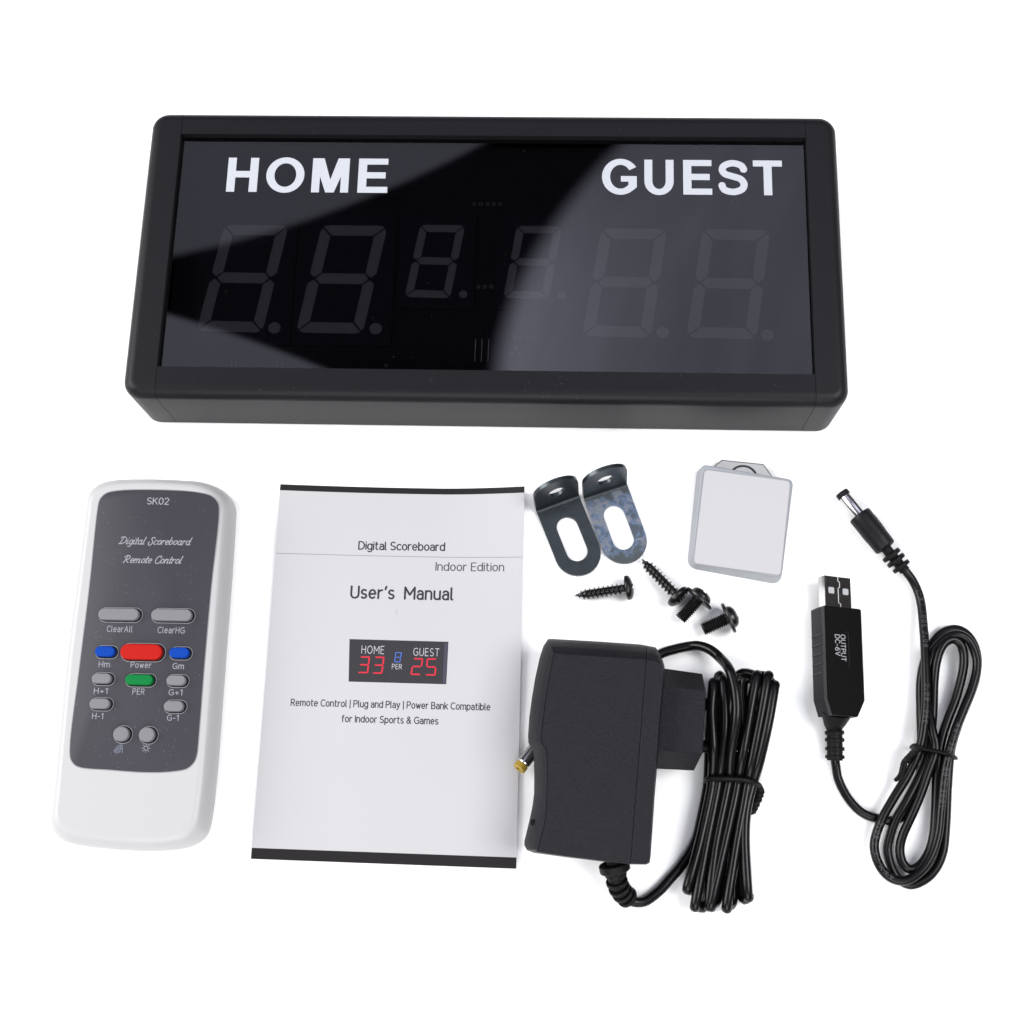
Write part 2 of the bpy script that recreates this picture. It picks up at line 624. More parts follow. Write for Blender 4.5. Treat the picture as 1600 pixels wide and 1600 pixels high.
X = 0.72
G = {
    'A': (0.70, [[(0, 0), (.35, 1), (.70, 0)], [(.12, .33), (.58, .33)]]),
    'B': (0.56, [[(.3, .52), (0, .52), (0, 1), (.28, 1)] + A(.28, .76, .22, .24, 90, -90) + [(.3, .52)] + A(.3, .26, .26, .26, 90, -90) + [(0, 0), (0, .52)]]),
    'C': (0.62, [A(.37, .5, .37, .5, 48, 312)]),
    'D': (0.64, [[(0, 0), (0, 1), (.24, 1)] + A(.24, .5, .40, .5, 90, -90) + [(0, 0)]]),
    'E': (0.48, [[(.48, 1), (0, 1), (0, 0), (.48, 0)], [(0, .52), (.42, .52)]]),
    'G': (0.70, [A(.38, .5, .38, .5, 48, 300) + [(.70, .10), (.70, .47), (.42, .47)]]),
    'H': (0.62, [[(0, 0), (0, 1)], [(.62, 0), (.62, 1)], [(0, .52), (.62, .52)]]),
    'I': (0.0, [[(0, 0), (0, 1)]]),
    'K': (0.56, [[(0, 0), (0, 1)], [(.54, 1), (0, .42)], [(.18, .6), (.58, 0)]]),
    'M': (0.78, [[(0, 0), (0, 1), (.39, .35), (.78, 1), (.78, 0)]]),
    'O': (0.76, [A(.38, .5, .38, .5, 0, 360)]),
    'P': (0.54, [[(0, 0), (0, 1), (.28, 1)] + A(.28, .73, .26, .27, 90, -90) + [(0, .46)]]),
    'R': (0.56, [[(0, 0), (0, 1), (.28, 1)] + A(.28, .74, .24, .26, 90, -90) + [(0, .48)], [(.26, .48), (.56, 0)]]),
    'S': (0.54, [A(.28, .745, .25, .255, 40, 270) + A(.27, .245, .27, .245, 90, -145)]),
    'T': (0.60, [[(0, 1), (.60, 1)], [(.30, 1), (.30, 0)]]),
    'U': (0.60, [[(0, 1), (0, .3)] + A(.30, .30, .30, .30, 180, 360) + [(.60, 1)]]),
    'V': (0.66, [[(0, 1), (.33, 0), (.66, 1)]]),
    'W': (0.94, [[(0, 1), (.24, 0), (.47, .9), (.70, 0), (.94, 1)]]),
    'a': (0.44, [[(.04, .60)] + A(.22, .50, .22, .22, 120, 0) + [(.44, 0)], [(.44, .42), (.20, .42)] + A(.20, .21, .20, .21, 90, 270) + [(.30, .0), (.44, .12)]]),
    'b': (0.50, [[(0, 1), (0, 0)], A(.25, .36, .25, .36, 0, 360)]),
    'c': (0.44, [A(.27, .36, .27, .36, 50, 310)]),
    'd': (0.50, [[(.50, 1), (.50, 0)], A(.25, .36, .25, .36, 0, 360)]),
    'e': (0.50, [[(.0, .37), (.50, .37)] + A(.25, .36, .25, .36, 3, 315)]),
    'f': (0.32, [[(.12, 0), (.12, .80)] + A(.30, .80, .18, .20, 180, 90), [(0, X), (.30, X)]]),
    'g': (0.50, [A(.25, .36, .25, .36, 0, 360), [(.50, X), (.50, -.08)] + A(.25, -.08, .25, .22, 0, -140)]),
    'i': (0.0, [[(0, 0), (0, X)], [(0, .95), (0, .98)]]),
    'k': (0.44, [[(0, 0), (0, 1)], [(.42, X), (0, .30)], [(.15, .44), (.45, 0)]]),
    'l': (0.10, [[(0, 1), (0, .10)] + A(.10, .10, .10, .10, 180, 270)]),
    'm': (0.80, [[(0, 0), (0, X)], [(0, .50)] + A(.20, .52, .20, .20, 180, 0) + [(.40, 0)], [(.40, .52)] + A(.60, .52, .20, .20, 180, 0) + [(.80, 0)]]),
    'n': (0.46, [[(0, 0), (0, X)], [(0, .48)] + A(.23, .48, .23, .24, 180, 0) + [(.46, 0)]]),
    'o': (0.50, [A(.25, .36, .25, .36, 0, 360)]),
    'p': (0.50, [[(0, X), (0, -.28)], A(.25, .36, .25, .36, 0, 360)]),
    'r': (0.30, [[(0, 0), (0, X)], [(0, .44)] + A(.28, .44, .28, .27, 180, 85)]),
    's': (0.40, [A(.20, .535, .19, .185, 40, 270) + A(.20, .175, .20, .175, 90, -145)]),
    't': (0.32, [[(.10, .95), (.10, .18)] + A(.28, .18, .18, .18, 180, 280), [(0, X), (.30, X)]]),
    'u': (0.46, [[(0, X), (0, .24)] + A(.23, .24, .23, .24, 180, 360), [(.46, X), (.46, 0)]]),
    'w': (0.66, [[(0, X), (.17, 0), (.33, .62), (.49, 0), (.66, X)]]),
    'y': (0.46, [[(0, X), (.23, .02)], [(.46, X), (.16, -.22), (.02, -.28)]]),
    '0': (0.54, [A(.27, .5, .27, .5, 0, 360)]),
    '1': (0.34, [[(0, .80), (.22, 1), (.22, 0)]]),
    '2': (0.50, [A(.25, .73, .25, .27, 160, -25) + [(0, 0), (.50, 0)]]),
    '3': (0.50, [A(.23, .75, .23, .25, 150, -90) + A(.23, .26, .26, .26, 85, -145)]),
    '6': (0.52, [[(.42, 1)] + A(.42, .30, .42, .68, 95, 180) + A(.26, .30, .26, .30, 180, -180)]),
    '8': (0.52, [A(.26, .76, .22, .24, 0, 360), A(.26, .26, .26, .26, 0, 360)]),
    '+': (0.50, [[(0, .40), (.50, .40)], [(.25, .15), (.25, .65)]]),
    '-': (0.34, [[(0, .40), (.34, .40)]]),
    '|': (0.06, [[(.03, -.2), (.03, 1.05)]]),
    "'": (0.08, [[(.09, 1.02), (.02, .78)]]),
    '&': (0.62, [[(.62, 0), (.14, .70)] + A(.27, .82, .16, .18, 200, -40) + [(.12, .45)] + A(.22, .22, .22, .22, 130, 300) + [(.58, .46)]]),
    '°': (0.24, [A(.12, .88, .12, .12, 0, 360)]),
}
# brush script: upright skeletons that get slanted, with joining tails
SC = {
    'D': (0.72, [[(.20, .95), (.14, .45), (.06, .04)], [(-.10, .82)] + A(.16, .52, .52, .48, 115, -80) + [(-.06, .06)]]),
    'S': (0.60, [[(.62, .84)] + A(.40, .80, .18, .18, 20, 200) + A(.30, .22, .24, .34, 70, -120) + [(.02, .22), (.12, .34)]]),
    'R': (0.66, [[(.20, .95), (.12, .4), (.04, -.02)], [(-.12, .74)] + A(.20, .72, .34, .28, 130, -60) + [(.18, .46), (.36, .2), (.60, .02)]]),
    'C': (0.56, [[(.52, .72), (.56, .88)] + A(.36, .46, .34, .52, 70, 300) + [(.62, .16)]]),
    'i': (0.17, [[(.04, .58), (.02, .10), (.07, 0), (.19, .08)], [(.07, .82), (.07, .85)]]),
    'g': (0.42, [A(.20, .30, .19, .28, 0, 360), [(.40, .58), (.38, -.16), (.26, -.34), (.06, -.28)]]),
    't': (0.20, [[(.08, .88), (.04, .10), (.09, 0), (.22, .08)], [(-.07, .57), (.24, .59)]]),
    'a': (0.50, [A(.20, .30, .19, .28, 0, 360), [(.40, .58), (.38, .10), (.43, 0), (.54, .08)]]),
    'l': (0.17, [[(.07, 1), (.02, .10), (.07, 0), (.19, .08)]]),
    'c': (0.36, [A(.22, .30, .21, .28, 50, 310)]),
    'o': (0.40, [A(.20, .30, .19, .28, 0, 360)]),
    'r': (0.30, [[(.02, .58), (.0, 0)], [(.01, .34), (.14, .54), (.30, .54)]]),
    'e': (0.38, [[(.02, .30), (.36, .34)] + A(.20, .30, .18, .28, 15, 315)]),
    'b': (0.42, [[(.02, 1), (.0, .06)], A(.20, .30, .19, .28, 0, 360)]),
    'd': (0.50, [A(.20, .30, .19, .28, 0, 360), [(.42, 1), (.38, .10), (.43, 0), (.54, .08)]]),
    'm': (0.74, [[(.02, .58), (0, 0)], [(.01, .38), (.16, .57), (.30, .50), (.29, 0)], [(.30, .38), (.46, .57), (.60, .50), (.59, .08), (.64, 0), (.76, .08)]]),
    'n': (0.46, [[(.02, .58), (0, 0)], [(.01, .38), (.18, .57), (.33, .50), (.32, .08), (.37, 0), (.48, .08)]]),
}


def ribbon(st, w, caps=True):
    h = w / 2
    out = []
    for i in range(len(st) - 1):
        a, b = Vector(st[i]), Vector(st[i + 1])
        d = b - a
        if d.length < 1e-6:
            continue
        d.normalize()
        n = Vector((-d.y, d.x)) * h
        out.append([a + n, a - n, b - n, b + n])
    for i, p in enumerate(st):
        end = i in (0, len(st) - 1)
        if end and not caps:
            continue
        k = 8
        out.append([(p[0] + h * cos(2 * pi * j / k + .2), p[1] + h * sin(2 * pi * j / k + .2)) for j in range(k)])
    return out


def layout(txt, weight, track=0.22, font=None, slant=0.0):
    """list of (triangulated verts, faces) in cap height units, and the total width"""
    font = font or G
    x, out = 0.0, []
    for ch in txt:
        if ch == ' ':
            x += 0.34
            continue
        w, sts = font[ch]
        polys = []
        for st in sts:
            polys += ribbon([(p[0] + p[1] * slant, p[1]) for p in st], weight)
        v, f = union2d(polys)
        out.append(([(q[0] + x, q[1]) for q in v], f))
        x += w + track
    return out, x - track


def lettering(txt, width, cap, mapf, weight=0.13, track=0.22, font=None, slant=0.0, align='c'):
    """mapf turns (s, t), in metres from the middle of the line, into a point; returns an MB"""
    gl, tot = layout(txt, weight, track, font, slant)
    kx = width / tot
    mb = MB()
    for v, f in gl:
        mb.add([mapf((p[0] - tot / 2) * kx, (p[1] - 0.5) * cap) for p in v], f)
    return mb


def frame_map(o, ux, uy, uz, lift):
    o, ux, uy, uz = Vector(o), Vector(ux), Vector(uy), Vector(uz)
    return lambda s, t: o + ux * s + uy * t + uz * lift


SEG = {'0': 'abcdef', '1': 'bc', '2': 'abged', '3': 'abgcd', '5': 'afgcd', '8': 'abcdefg'}


def segment_polys(t=0.20, g=0.011, asp=1.75):
    """seven bar outlines in a unit box (x 0..1, y 0..1); t is the bar width as a share of the box width"""
    ty = t / asp
    gy = g
    gx = g * asp
    c = 0.35
    h = 0.5
    P = {}
    P['a'] = [(gx + .09, 1), (1 - gx - .09, 1), (1 - gx - .02, 1 - .016), (1 - t - gx, 1 - ty), (t + gx, 1 - ty), (gx + .02, 1 - .016)]
    P['d'] = [(x, 1 - y) for x, y in P['a']][::-1]
    m = ty / 2
    P['g'] = [(t * .5 + gx, h), (t + gx * .6, h + m), (1 - t - gx * .6, h + m), (1 - t * .5 - gx, h), (1 - t - gx * .6, h - m), (t + gx * .6, h - m)][::-1]
    P['f'] = [(0, 1 - gy - .06), (.012, 1 - gy - .03), (.04, 1 - gy - .022), (t, 1 - ty - gy), (t, h + m + gy * .8), (t * .45, h + gy), (0, h + m * .8 + gy)]
    P['b'] = [(1 - x, y) for x, y in P['f']][::-1]
    P['e'] = [(x, 1 - y) for x, y in P['f']][::-1]
    P['c'] = [(1 - x, 1 - y) for x, y in P['f']]
    return P


def bilin(q, x, y):
    """q = top left, top right, bottom right, bottom left"""
    a, b, c, d = [Vector(p) for p in q]
    return (a * (1 - x) + b * x) * y + (d * (1 - x) + c * x) * (1 - y)


# ------------------------------------------------------------------ the surface
part('tabletop', [(-4, -4, 0), (4, -4, 0), (4, 4, 0), (-4, 4, 0)], [(0, 1, 2, 3)], 'table_white', None, smooth=0)
bpy.data.objects['tabletop']['kind'] = 'structure'
Z = Vector((0, 0, 1))

# ------------------------------------------------------------------ scoreboard
BC = Vector((-0.00904, 0.09928, 0))
BUX = Vector((0.999707, -0.024223, 0)); BUY = Vector((0.024223, 0.999707, 0))


def BP(x, y, z):
    """board millimetres to world"""
    return BC + BUX * (x * .001) + BUY * (y * .001) + Z * (z * .001)


board = thing('scoreboard', 'wide black electronic scoreboard with HOME and GUEST lettering on its smoked glass front', 'scoreboard', BC)
BW, BH, BZ = 283.4, 124.0, 34.0
outl = roundpoly([(-143.2, -63.2), (142.8, -63.2), (142.6, 64.1), (-143.0, 64.1)], 7.2, 8)
prof = [(1.6, 0), (0.4, 1.2)] + qround(BZ, 4.6, 0.0, 8) + [(5.0, BZ)]
SEAM, RT, RB = 129.5, 53.1, -50.9


def clipped(planes):
    v, f = slab(outl, prof)
    bm = bmesh.new()
    vs = [bm.verts.new(p) for p in v]
    for q in f:
        bm.faces.new([vs[i] for i in q])
    bmesh.ops.recalc_face_normals(bm, faces=bm.faces)
    for co, no in planes:
        geom = bm.verts[:] + bm.edges[:] + bm.faces[:]
        res = bmesh.ops.bisect_plane(bm, geom=geom, plane_co=co, plane_no=no, clear_outer=True, dist=1e-6)
        ed = [e for e in bm.edges if e.is_boundary]
        if ed:
            bmesh.ops.edgeloop_fill(bm, edges=ed)
    bm.verts.ensure_lookup_table()
    bm.verts.index_update()
    vv = [BP(*p.co) for p in bm.verts]
    ff = [[p.index for p in q.verts] for q in bm.faces]
    bm.free()
    return vv, ff


for sgn in (-1, 1):
    part('end_cap', *clipped([((sgn * (SEAM + .12), 0, 0), (-sgn, 0, 0))]), 'cap_plastic', board, smooth=28)
for a, b in ((RT, 200), (-200, RB)):
    pl = [((SEAM - .05, 0, 0), (1, 0, 0)), ((-SEAM + .05, 0, 0), (-1, 0, 0))]
    if a == RT:
        pl.append(((0, RT, 0), (0, -1, 0)))
    else:
        pl.append(((0, RB, 0), (0, 1, 0)))
    part('frame_rail', *clipped(pl), 'rail_metal', board, smooth=28)
e = .1
part('glass_pane', *obox(BC, BUX, BUY, Z, ((-SEAM + .15) * .001, (RB + .1) * .001, .0288), ((SEAM - .15) * .001, (RT - .1) * .001, .0310)), 'smoked_glass', board, smooth=0)
dboard = part('display_board', *obox(BC, BUX, BUY, Z, ((-SEAM + .2) * .001, (RB + .2) * .001, .004), ((SEAM - .2) * .001, (RT - .2) * .001, .0254)), 'board_black', board, smooth=0)
GZ = 31.06


def heavy(ch):
    """bold block letters: polygons in a box 1 high; returns (width, polygons)"""
    t, u = .215, .175

    def rect(x0, y0, x1, y1):
        return [(x0, y0), (x1, y0), (x1, y1), (x0, y1)]

    def band(cx, cy, rx, ry, ix, iy, a0, a1, n=26, cx2=None):
        q = []
        for k in range(n):
            p0, p1 = radians(a0 + (a1 - a0) * k / n), radians(a0 + (a1 - a0) * (k + 1) / n)
            q.append([(cx + rx * cos(p0), cy + ry * sin(p0)), (cx + rx * cos(p1), cy + ry * sin(p1)), (cx + ix * cos(p1), cy + iy * sin(p1)), (cx + ix * cos(p0), cy + iy * sin(p0))])
        return q
    if ch == 'H':
        return .80, [rect(0, 0, t, 1), rect(.80 - t, 0, .80, 1), rect(t - .01, .42, .81 - t, .61)]
    if ch == 'O':
        return 1.0, band(.5, .5, .5, .52, .5 - t, .52 - u, 0, 360, 48)
    if ch == 'M':
        w = .97
        return w, [rect(0, 0, .21, 1), rect(w - .21, 0, w, 1), [(0.02, 1), (.30, 1), (.485 + .11, 0), (.485 - .11, 0)], [(w - .30, 1), (w - .02, 1), (.485 + .11, 0), (.485 - .11, 0)]]
    if ch == 'E':
        return .75, [rect(0, 0, t, 1), rect(0, 0, .75, u), rect(0, 1 - u, .74, 1), rect(0, .42, .69, .60)]
    if ch == 'G':
        return .92, band(.49, .5, .49, .52, .49 - t, .52 - u, 33, 316, 44) + [rect(.50, .36, .92, .52), [(.70, .10), (.80, .095), (.92, .20), (.92, .52), (.70, .52)]]
    if ch == 'U':
        return .79, [rect(0, .38, t, 1), rect(.79 - t, .38, .79, 1)] + band(.395, .38, .395, .40, .395 - t, .40 - u, 180, 360, 24)
    if ch == 'S':
        sk = catmull([Vector((x, y, 0)) for x, y in ((.685, .70), (.61, .845), (.39, .915), (.18, .85), (.115, .72), (.19, .60), (.39, .53), (.59, .455), (.675, .30), (.60, .15), (.38, .085), (.16, .15), (.09, .31))], 5)
        return .78, ribbon([(p.x, p.y) for p in sk], .185, caps=False)
    if ch == 'T':
        return .76, [rect(0, 1 - u, .76, 1), rect(.38 - t / 2, 0, .38 + t / 2, 1)]


def heavy_word(word, spans, y0, y1):
    mb = MB()
    for ch, (x0, x1) in zip(word, spans):
        w, polys = heavy(ch)
        v, f = union2d(polys)
        mb.add([BP(x0 + (x1 - x0) * p[0] / w, y0 + (y1 - y0) * p[1], GZ) for p in v], f)
    return mb.part('lettering', 'letter_white', board, smooth=0)


heavy_word('HOME', [(-109.3, -96.5), (-93.0, -77.1), (-73.9, -58.5), (-54.7, -42.3)], 28.0, 43.8)
heavy_word('GUEST', [(46.1, 60.4), (63.5, 75.5), (79.4, 91.2), (93.6, 105.9), (108.0, 119.9)], 28.3, 44.2)

DIG = [([(-110.0, 15.5), (-83.2, 15.5), (-90.6, -32.6), (-117.5, -32.2)], (-85.8, -30.4), 2.5),
       ([(-69.4, 15.7), (-42.0, 15.7), (-49.8, -32.6), (-77.0, -32.3)], (-44.6, -30.3), 2.5),
       ([(-28.6, 16.3), (-9.9, 16.2), (-15.0, -16.6), (-33.6, -16.2)], (-9.7, -14.8), 1.7),
       ([(11.4, 16.2), (30.1, 16.1), (25.0, -16.6), (6.6, -16.2)], (30.3, -14.8), 1.7),
       ([(46.2, 15.4), (73.2, 15.3), (66.3, -32.8), (38.6, -32.5)], (71.0, -30.6), 2.5),
       ([(87.7, 15.5), (115.2, 15.2), (108.3, -33.0), (80.4, -32.6)], (112.8, -31.0), 2.5)]
DZ = 26.0
for q, dot, r in DIG:
    small = r < 2
    q3 = [BP(x, y, 0) for x, y in q]
    mid = (q3[0] + q3[1] + q3[2] + q3[3]) / 4
    # dark moulded block that carries the bars
    wx, hy = (24, 44) if not small else (17.6, 26)
    cx = sum(p[0] for p in q) / 4 + (1.0 if not small else .6)
    cy = sum(p[1] for p in q) / 4
    hw, hh = (20.2, 29.5) if not small else (15.8, 21.0)
    blk = part('digit_module', *obox(BP(cx, cy, 0), BUX, BUY, Z, (-hw * .001, -hh * .001, .02545), (hw * .001, hh * .001, .02594)), 'board_module', board, smooth=0)
    P = segment_polys(0.17 if not small else 0.175)
    mb = MB()
    for k in 'abcdefg':
        pts = [bilin(q3, x, y) + Z * .026 for x, y in P[k]]
        mb.add(pts + [p - Z * .00005 for p in pts], [tuple(range(len(pts)))])
    mb.part('digit_segments', 'segment_grey', blk, smooth=0)
    part('decimal_point', [BP(dot[0] + r * cos(a * pi / 12), dot[1] + r * sin(a * pi / 12), DZ + .02) for a in range(24)], [tuple(range(24))], 'segment_grey', blk, smooth=0)


def ring2d(cx, cy, r, w, z, n=16):
    v = [BP(cx + rr * cos(2 * pi * k / n), cy + rr * sin(2 * pi * k / n), z) for rr in (r, r - w) for k in range(n)]
    return v, [(k, (k + 1) % n, n + (k + 1) % n, n + k) for k in range(n)]


def Bxy(px, py, z):
    d = W(px, py, z) - BC
    return d.dot(BUX) * 1000, d.dot(BUY) * 1000


zt = .02548
for row in ([(600 + x / 4.444, 300 + 83 / 4.444) for x in (627, 673, 718, 762, 807)], [(600 + x / 4.444, 300 + 658 / 4.444) for x in (655, 700, 745)],
            [(600 + x / 4.444, 300 + 1010 / 4.444) for x in (907, 953, 998, 1045)], [(600 + x / 4.444, 300 + y / 4.444) for x, y in ((914, 1082), (884, 1120), (942, 1120))]):
    for p in row:
        part('solder_pad', *ring2d(*Bxy(*p, zt), 0.72, 0.16, zt * 1000), 'solder', dboard, smooth=0)
for p, r in (((1148, 315), 1.4), ((1148, 289), 1.2), ((1147, 266), .9), ((603, 571), .6), ((1122, 578), .8)):
    part('solder_pad', *ring2d(*Bxy(*p, zt), r, 0.14, zt * 1000, 20), 'solder', dboard, smooth=0)
for x in (743.5, 753.5, 764):
    a, b = Vector(Bxy(x, 531, .025)), Vector(Bxy(x - 1.5, 566, .025))
    part('connector_pin', *tube([BP(a.x, a.y, 25.7), BP(b.x, b.y, 25.7)], .00022, 6), 'solder', dboard)
for x in (366, 438):
    a, b = Vector(Bxy(x, 567, .025)), Vector(Bxy(x - .5, 575, .025))
    for dx in (-.9, .9):
        part('connector_pin', *tube([BP(a.x + dx, a.y, 25.6), BP(b.x + dx, b.y, 25.6)], .00009, 6), 'solder', dboard)

# ------------------------------------------------------------------ remote control
RZ = .0170
sil = [(140, 792), (141, 781), (147, 769), (160, 759.5), (178, 754), (230, 751.5), (290, 753.5), (324, 757), (348, 766.5), (362, 779), (368, 794), (367.5, 815),
       (353, 1020), (329.5, 1286), (322, 1307), (306, 1320), (284, 1326.5), (240, 1330), (170, 1326.5), (126, 1321.5), (104, 1315.5), (89, 1304), (84.5, 1288), (87, 1262), (108, 1040), (124, 915)]
sil = smooth_closed([W(x, y, .008) for x, y in sil], 5)
rroot = W(226, 1040, 0)
remote = thing('remote_control', 'white handheld remote control with a dark grey key panel lying left of the manual', 'remote', rroot)
rim = [(4.5, 0.0), (3.0, 0.6), (1.2, 2.6), (0.3, 5.2), (0.0, 8.0)]
rprof = [(d * .001, z * .001) for d, z in rim] + [(.0046 * (1 - cos(pi / 2 * k / 7)), .008 + .009 * sin(pi / 2 * k / 7)) for k in range(1, 8)] + [(.0050, RZ)]
rcx, rcy = sum(p[0] for p in sil) / len(sil), sum(p[1] for p in sil) / len(sil)
rw = max(p[0] for p in sil) - min(p[0] for p in sil)
rh = max(p[1] for p in sil) - min(p[1] for p in sil)
rrings = []
for d, z in rprof:
    rrings.append([Vector((rcx + (x - rcx) * (1 - 2 * d / rw), rcy + (y - rcy) * (1 - 2 * d / rh), z)) for x, y in sil])
rbody = part('body', *loft(rrings), 'remote_white', remote, smooth=60)
pan = [(153.5, 792), (156.5, 781), (165, 772), (182, 767.5), (250, 766), (310, 770), (331, 776), (340, 786), (342, 798), (330, 915), (319, 1040), (309.5, 1160), (307.5, 1178), (303, 1190.5), (292, 1200.5), (270, 1205), (230, 1206.5),
       (170, 1202.5), (122, 1197.5), (112.5, 1189), (109.5, 1175), (125, 1040), (140, 918)]
pan = smooth_closed([W(x, y, RZ) for x, y in pan], 5)
part('panel_edge', *slab(inset(pan, -.00035), [(0, RZ - .001), (0, RZ + .00008), (.0002, RZ + .00012)]), 'panel_edge', remote, smooth=30)
panel = part('key_panel', *slab(pan, [(0, RZ - .001), (0, RZ + .0002), (.0002, RZ + .00028)]), 'remote_panel', remote, smooth=30)
PZ = RZ + .00028
RUX = Vector((1, -.0225, 0)).normalized(); RUY = Vector((.0225, 1, 0)).normalized()


def pill(cx, cy, w, h, n=10):
    """pill outline in world xy around a world point; sizes in metres"""
    r = min(w, h) / 2
    e_ = w / 2 - r
    out = []
    for sx, a0 in ((1, -90), (-1, 90)):
        for k in range(n + 1):
            a = radians(a0 + 180 * k / n)
            out.append((sx * e_ + r * cos(a), r * sin(a)))
    return [(cx + RUX.x * x + RUY.x * y, cy + RUX.y * x + RUY.y * y) for x, y in out]


PXM = 1 / 3970.0     # metres per photo pixel on the panel
KEYS = [('ClearAll', 184.8, 959.2, 62, 19.5, 'rubber_grey', 187, 982.8, 39, 9.0), ('ClearHG', 267.4, 960.4, 62, 19.5, 'rubber_grey', 267.6, 984.6, 41, 9.0),
        ('Hm', 163.2, 1017.4, 29.5, 17, 'rubber_blue', 163, 1038, 16, 8.4), ('Power', 220, 1018, 63.5, 25, 'rubber_red', 220.6, 1039, 31, 8.4), ('Gm', 279.3, 1019.4, 29.5, 17, 'rubber_blue', 278.6, 1040.8, 16.5, 8.4),
        ('H+1', 158, 1059.6, 29, 16.5, 'rubber_grey', 158, 1079.6, 21, 8.4), ('PER', 216.6, 1061.6, 41.5, 17, 'rubber_green', 216.6, 1080.6, 17.6, 8.4), ('G+1', 274.6, 1062.6, 28.5, 16.5, 'rubber_grey', 274.8, 1081.8, 21, 8.4),
        ('H-1', 155, 1099, 30, 17, 'rubber_grey', 153.2, 1118.8, 17, 8.4), ('G-1', 270.8, 1103, 29, 17, 'rubber_grey', 270.6, 1121.4, 17.6, 8.4),
        (None, 188.6, 1146.6, 23, 23, 'rubber_grey', 0, 0, 0, 0), (None, 228.8, 1147.6, 23, 23, 'rubber_grey', 0, 0, 0, 0)]
KH = .0021
for txt, kx, ky, kw, kh, km, lx, ly, lw, lh in KEYS:
    p = W(kx, ky, RZ + KH)
    w, h = kw * PXM, kh * PXM
    kh -= 2.2
    h = kh * PXM
    off = Vector((.0004, -.0001, 0))
    # pale moulded lip, a dark sheet painting the gap's shade, and the key itself
    hole = pill(p.x + off.x, p.y + off.y, w + .0013, h + .0012)
    part('key_lip', *slab(inset(hole, -.00022), [(0, PZ - .0003), (0, PZ + .00006)]), 'panel_edge', panel, smooth=0)
    part('key_gap_shade', *slab(hole, [(0, PZ - .0003), (0, PZ + .00010)]), 'gap_dark', panel, smooth=0)
    out = pill(p.x, p.y, w + .0005, h + .0005)
    pr = [(0, PZ - .0004)] + qround(RZ + KH, .0005, .0001, 4) + [(.0008, RZ + KH + .00001)]
    part('button', *slab(out, pr), km, remote, smooth=50)
    if txt:
        c = W(lx, ly, PZ)
        lettering(txt, lw * PXM, lh * PXM, frame_map(c, RUX, RUY, Z, .00006), weight=.13, track=.28).part('lettering', 'panel_print', panel, smooth=0)
for txt, lx, ly, lw, lh, wt, fnt, sl in (('SK02', 247, 783, 34, 10.2, .14, None, 0), ('Digital Scoreboard', 241.5, 845.2, 111, 11.8, .12, SC, .36), ('Remote Control', 237.6, 874.2, 90, 11.8, .12, SC, .36)):
    c = W(lx, ly, PZ)
    lettering(txt, lw * PXM, lh * PXM, frame_map(c, RUX, RUY, Z, .00006), weight=wt, track=.22 if not fnt else .12, font=fnt, slant=sl).part('lettering', 'panel_print', panel, smooth=0)
# little sun symbol and the rubbed out symbol beside it
c = W(228.2, 1169, PZ)
sun = MB()
polys = ribbon(A(0, 0, 3.2, 3.2, 0, 360, 20), 1.0)
for k in range(8):
    a = k * pi / 4
    polys += ribbon([(5.0 * cos(a), 5.0 * sin(a)), (6.4 * cos(a), 6.4 * sin(a))], .9)
v, f = union2d(polys)
fm_ = frame_map(c, RUX, RUY, Z, .00006)
sun.add([fm_(p[0] * PXM, p[1] * PXM) for p in v], f).part('sun_symbol', 'panel_print', panel, smooth=0)
c = W(185.5, 1170.4, PZ)
fm_ = frame_map(c, RUX, RUY, Z, .00006)
polys = []
for st in ([(-5, -5), (-4, 3)], [(-3, -6), (-1.5, 5)], [(-.5, -6), (1, 6)], [(2, -5), (3.2, 7), (5, 5), (6, -5)], [(2.5, 0), (5.5, 1)], [(-6, -4), (-5.5, -1)]):
    polys += ribbon(st, 1.5)
v, f = union2d(polys)
part('worn_symbol', [fm_(p[0] * PXM, p[1] * PXM) for p in v], f, 'panel_worn', panel, smooth=0)
# lighter scratches across the panel film
sc = MB()
for k in range(26):
    px, py = random.uniform(150, 320), random.uniform(775, 1195)
    ln, a = random.uniform(2, 7), random.uniform(0, pi)
    p0, p1 = W(px, py, PZ + .00004), W(px + ln * cos(a), py + ln * sin(a), PZ + .00004)
    d = (p1 - p0).normalized().cross(Z) * .00004
    sc.add([p0 + d, p0 - d, p1 - d, p1 + d], [(0, 1, 2, 3)])
sc.part('panel_scratches', 'panel_worn', panel, smooth=0)

# ------------------------------------------------------------------ user manual
MC = [W(438, 756.5, .0051), W(819.6, 760, .0065), W(806.7, 1357.5, .0019), W(392, 1342, .0019)]     # tl, tr, br, bl
mroot = (MC[0] + MC[1] + MC[2] + MC[3]) / 4
mroot.z = 0
manual = thing('user_manual', "white paper user's manual booklet with black bands across its top and bottom", 'manual', mroot)


def mz(u, v):
    """height of the cover: u left to right, v bottom to top"""
    top = max(0.0, v - .30) / .70
    side = .0032 * ((.66 - u) / .66) ** 2 if u < .66 else .0046 * ((u - .66) / .34) ** 1.6
    return .0019 + top ** 1.6 * side + .0005 * sin(pi * u) * sin(pi * min(1, v * 1.2))


def MP(u, v, lift=0.0):
    p = bilin(MC, u, v)
    return Vector((p.x, p.y, mz(u, v) + lift))


_mux = (MC[1] + MC[2] - MC[0] - MC[3]); MUW = _mux.length / 2
_muy = (MC[0] + MC[1] - MC[2] - MC[3]); MUH = _muy.length / 2


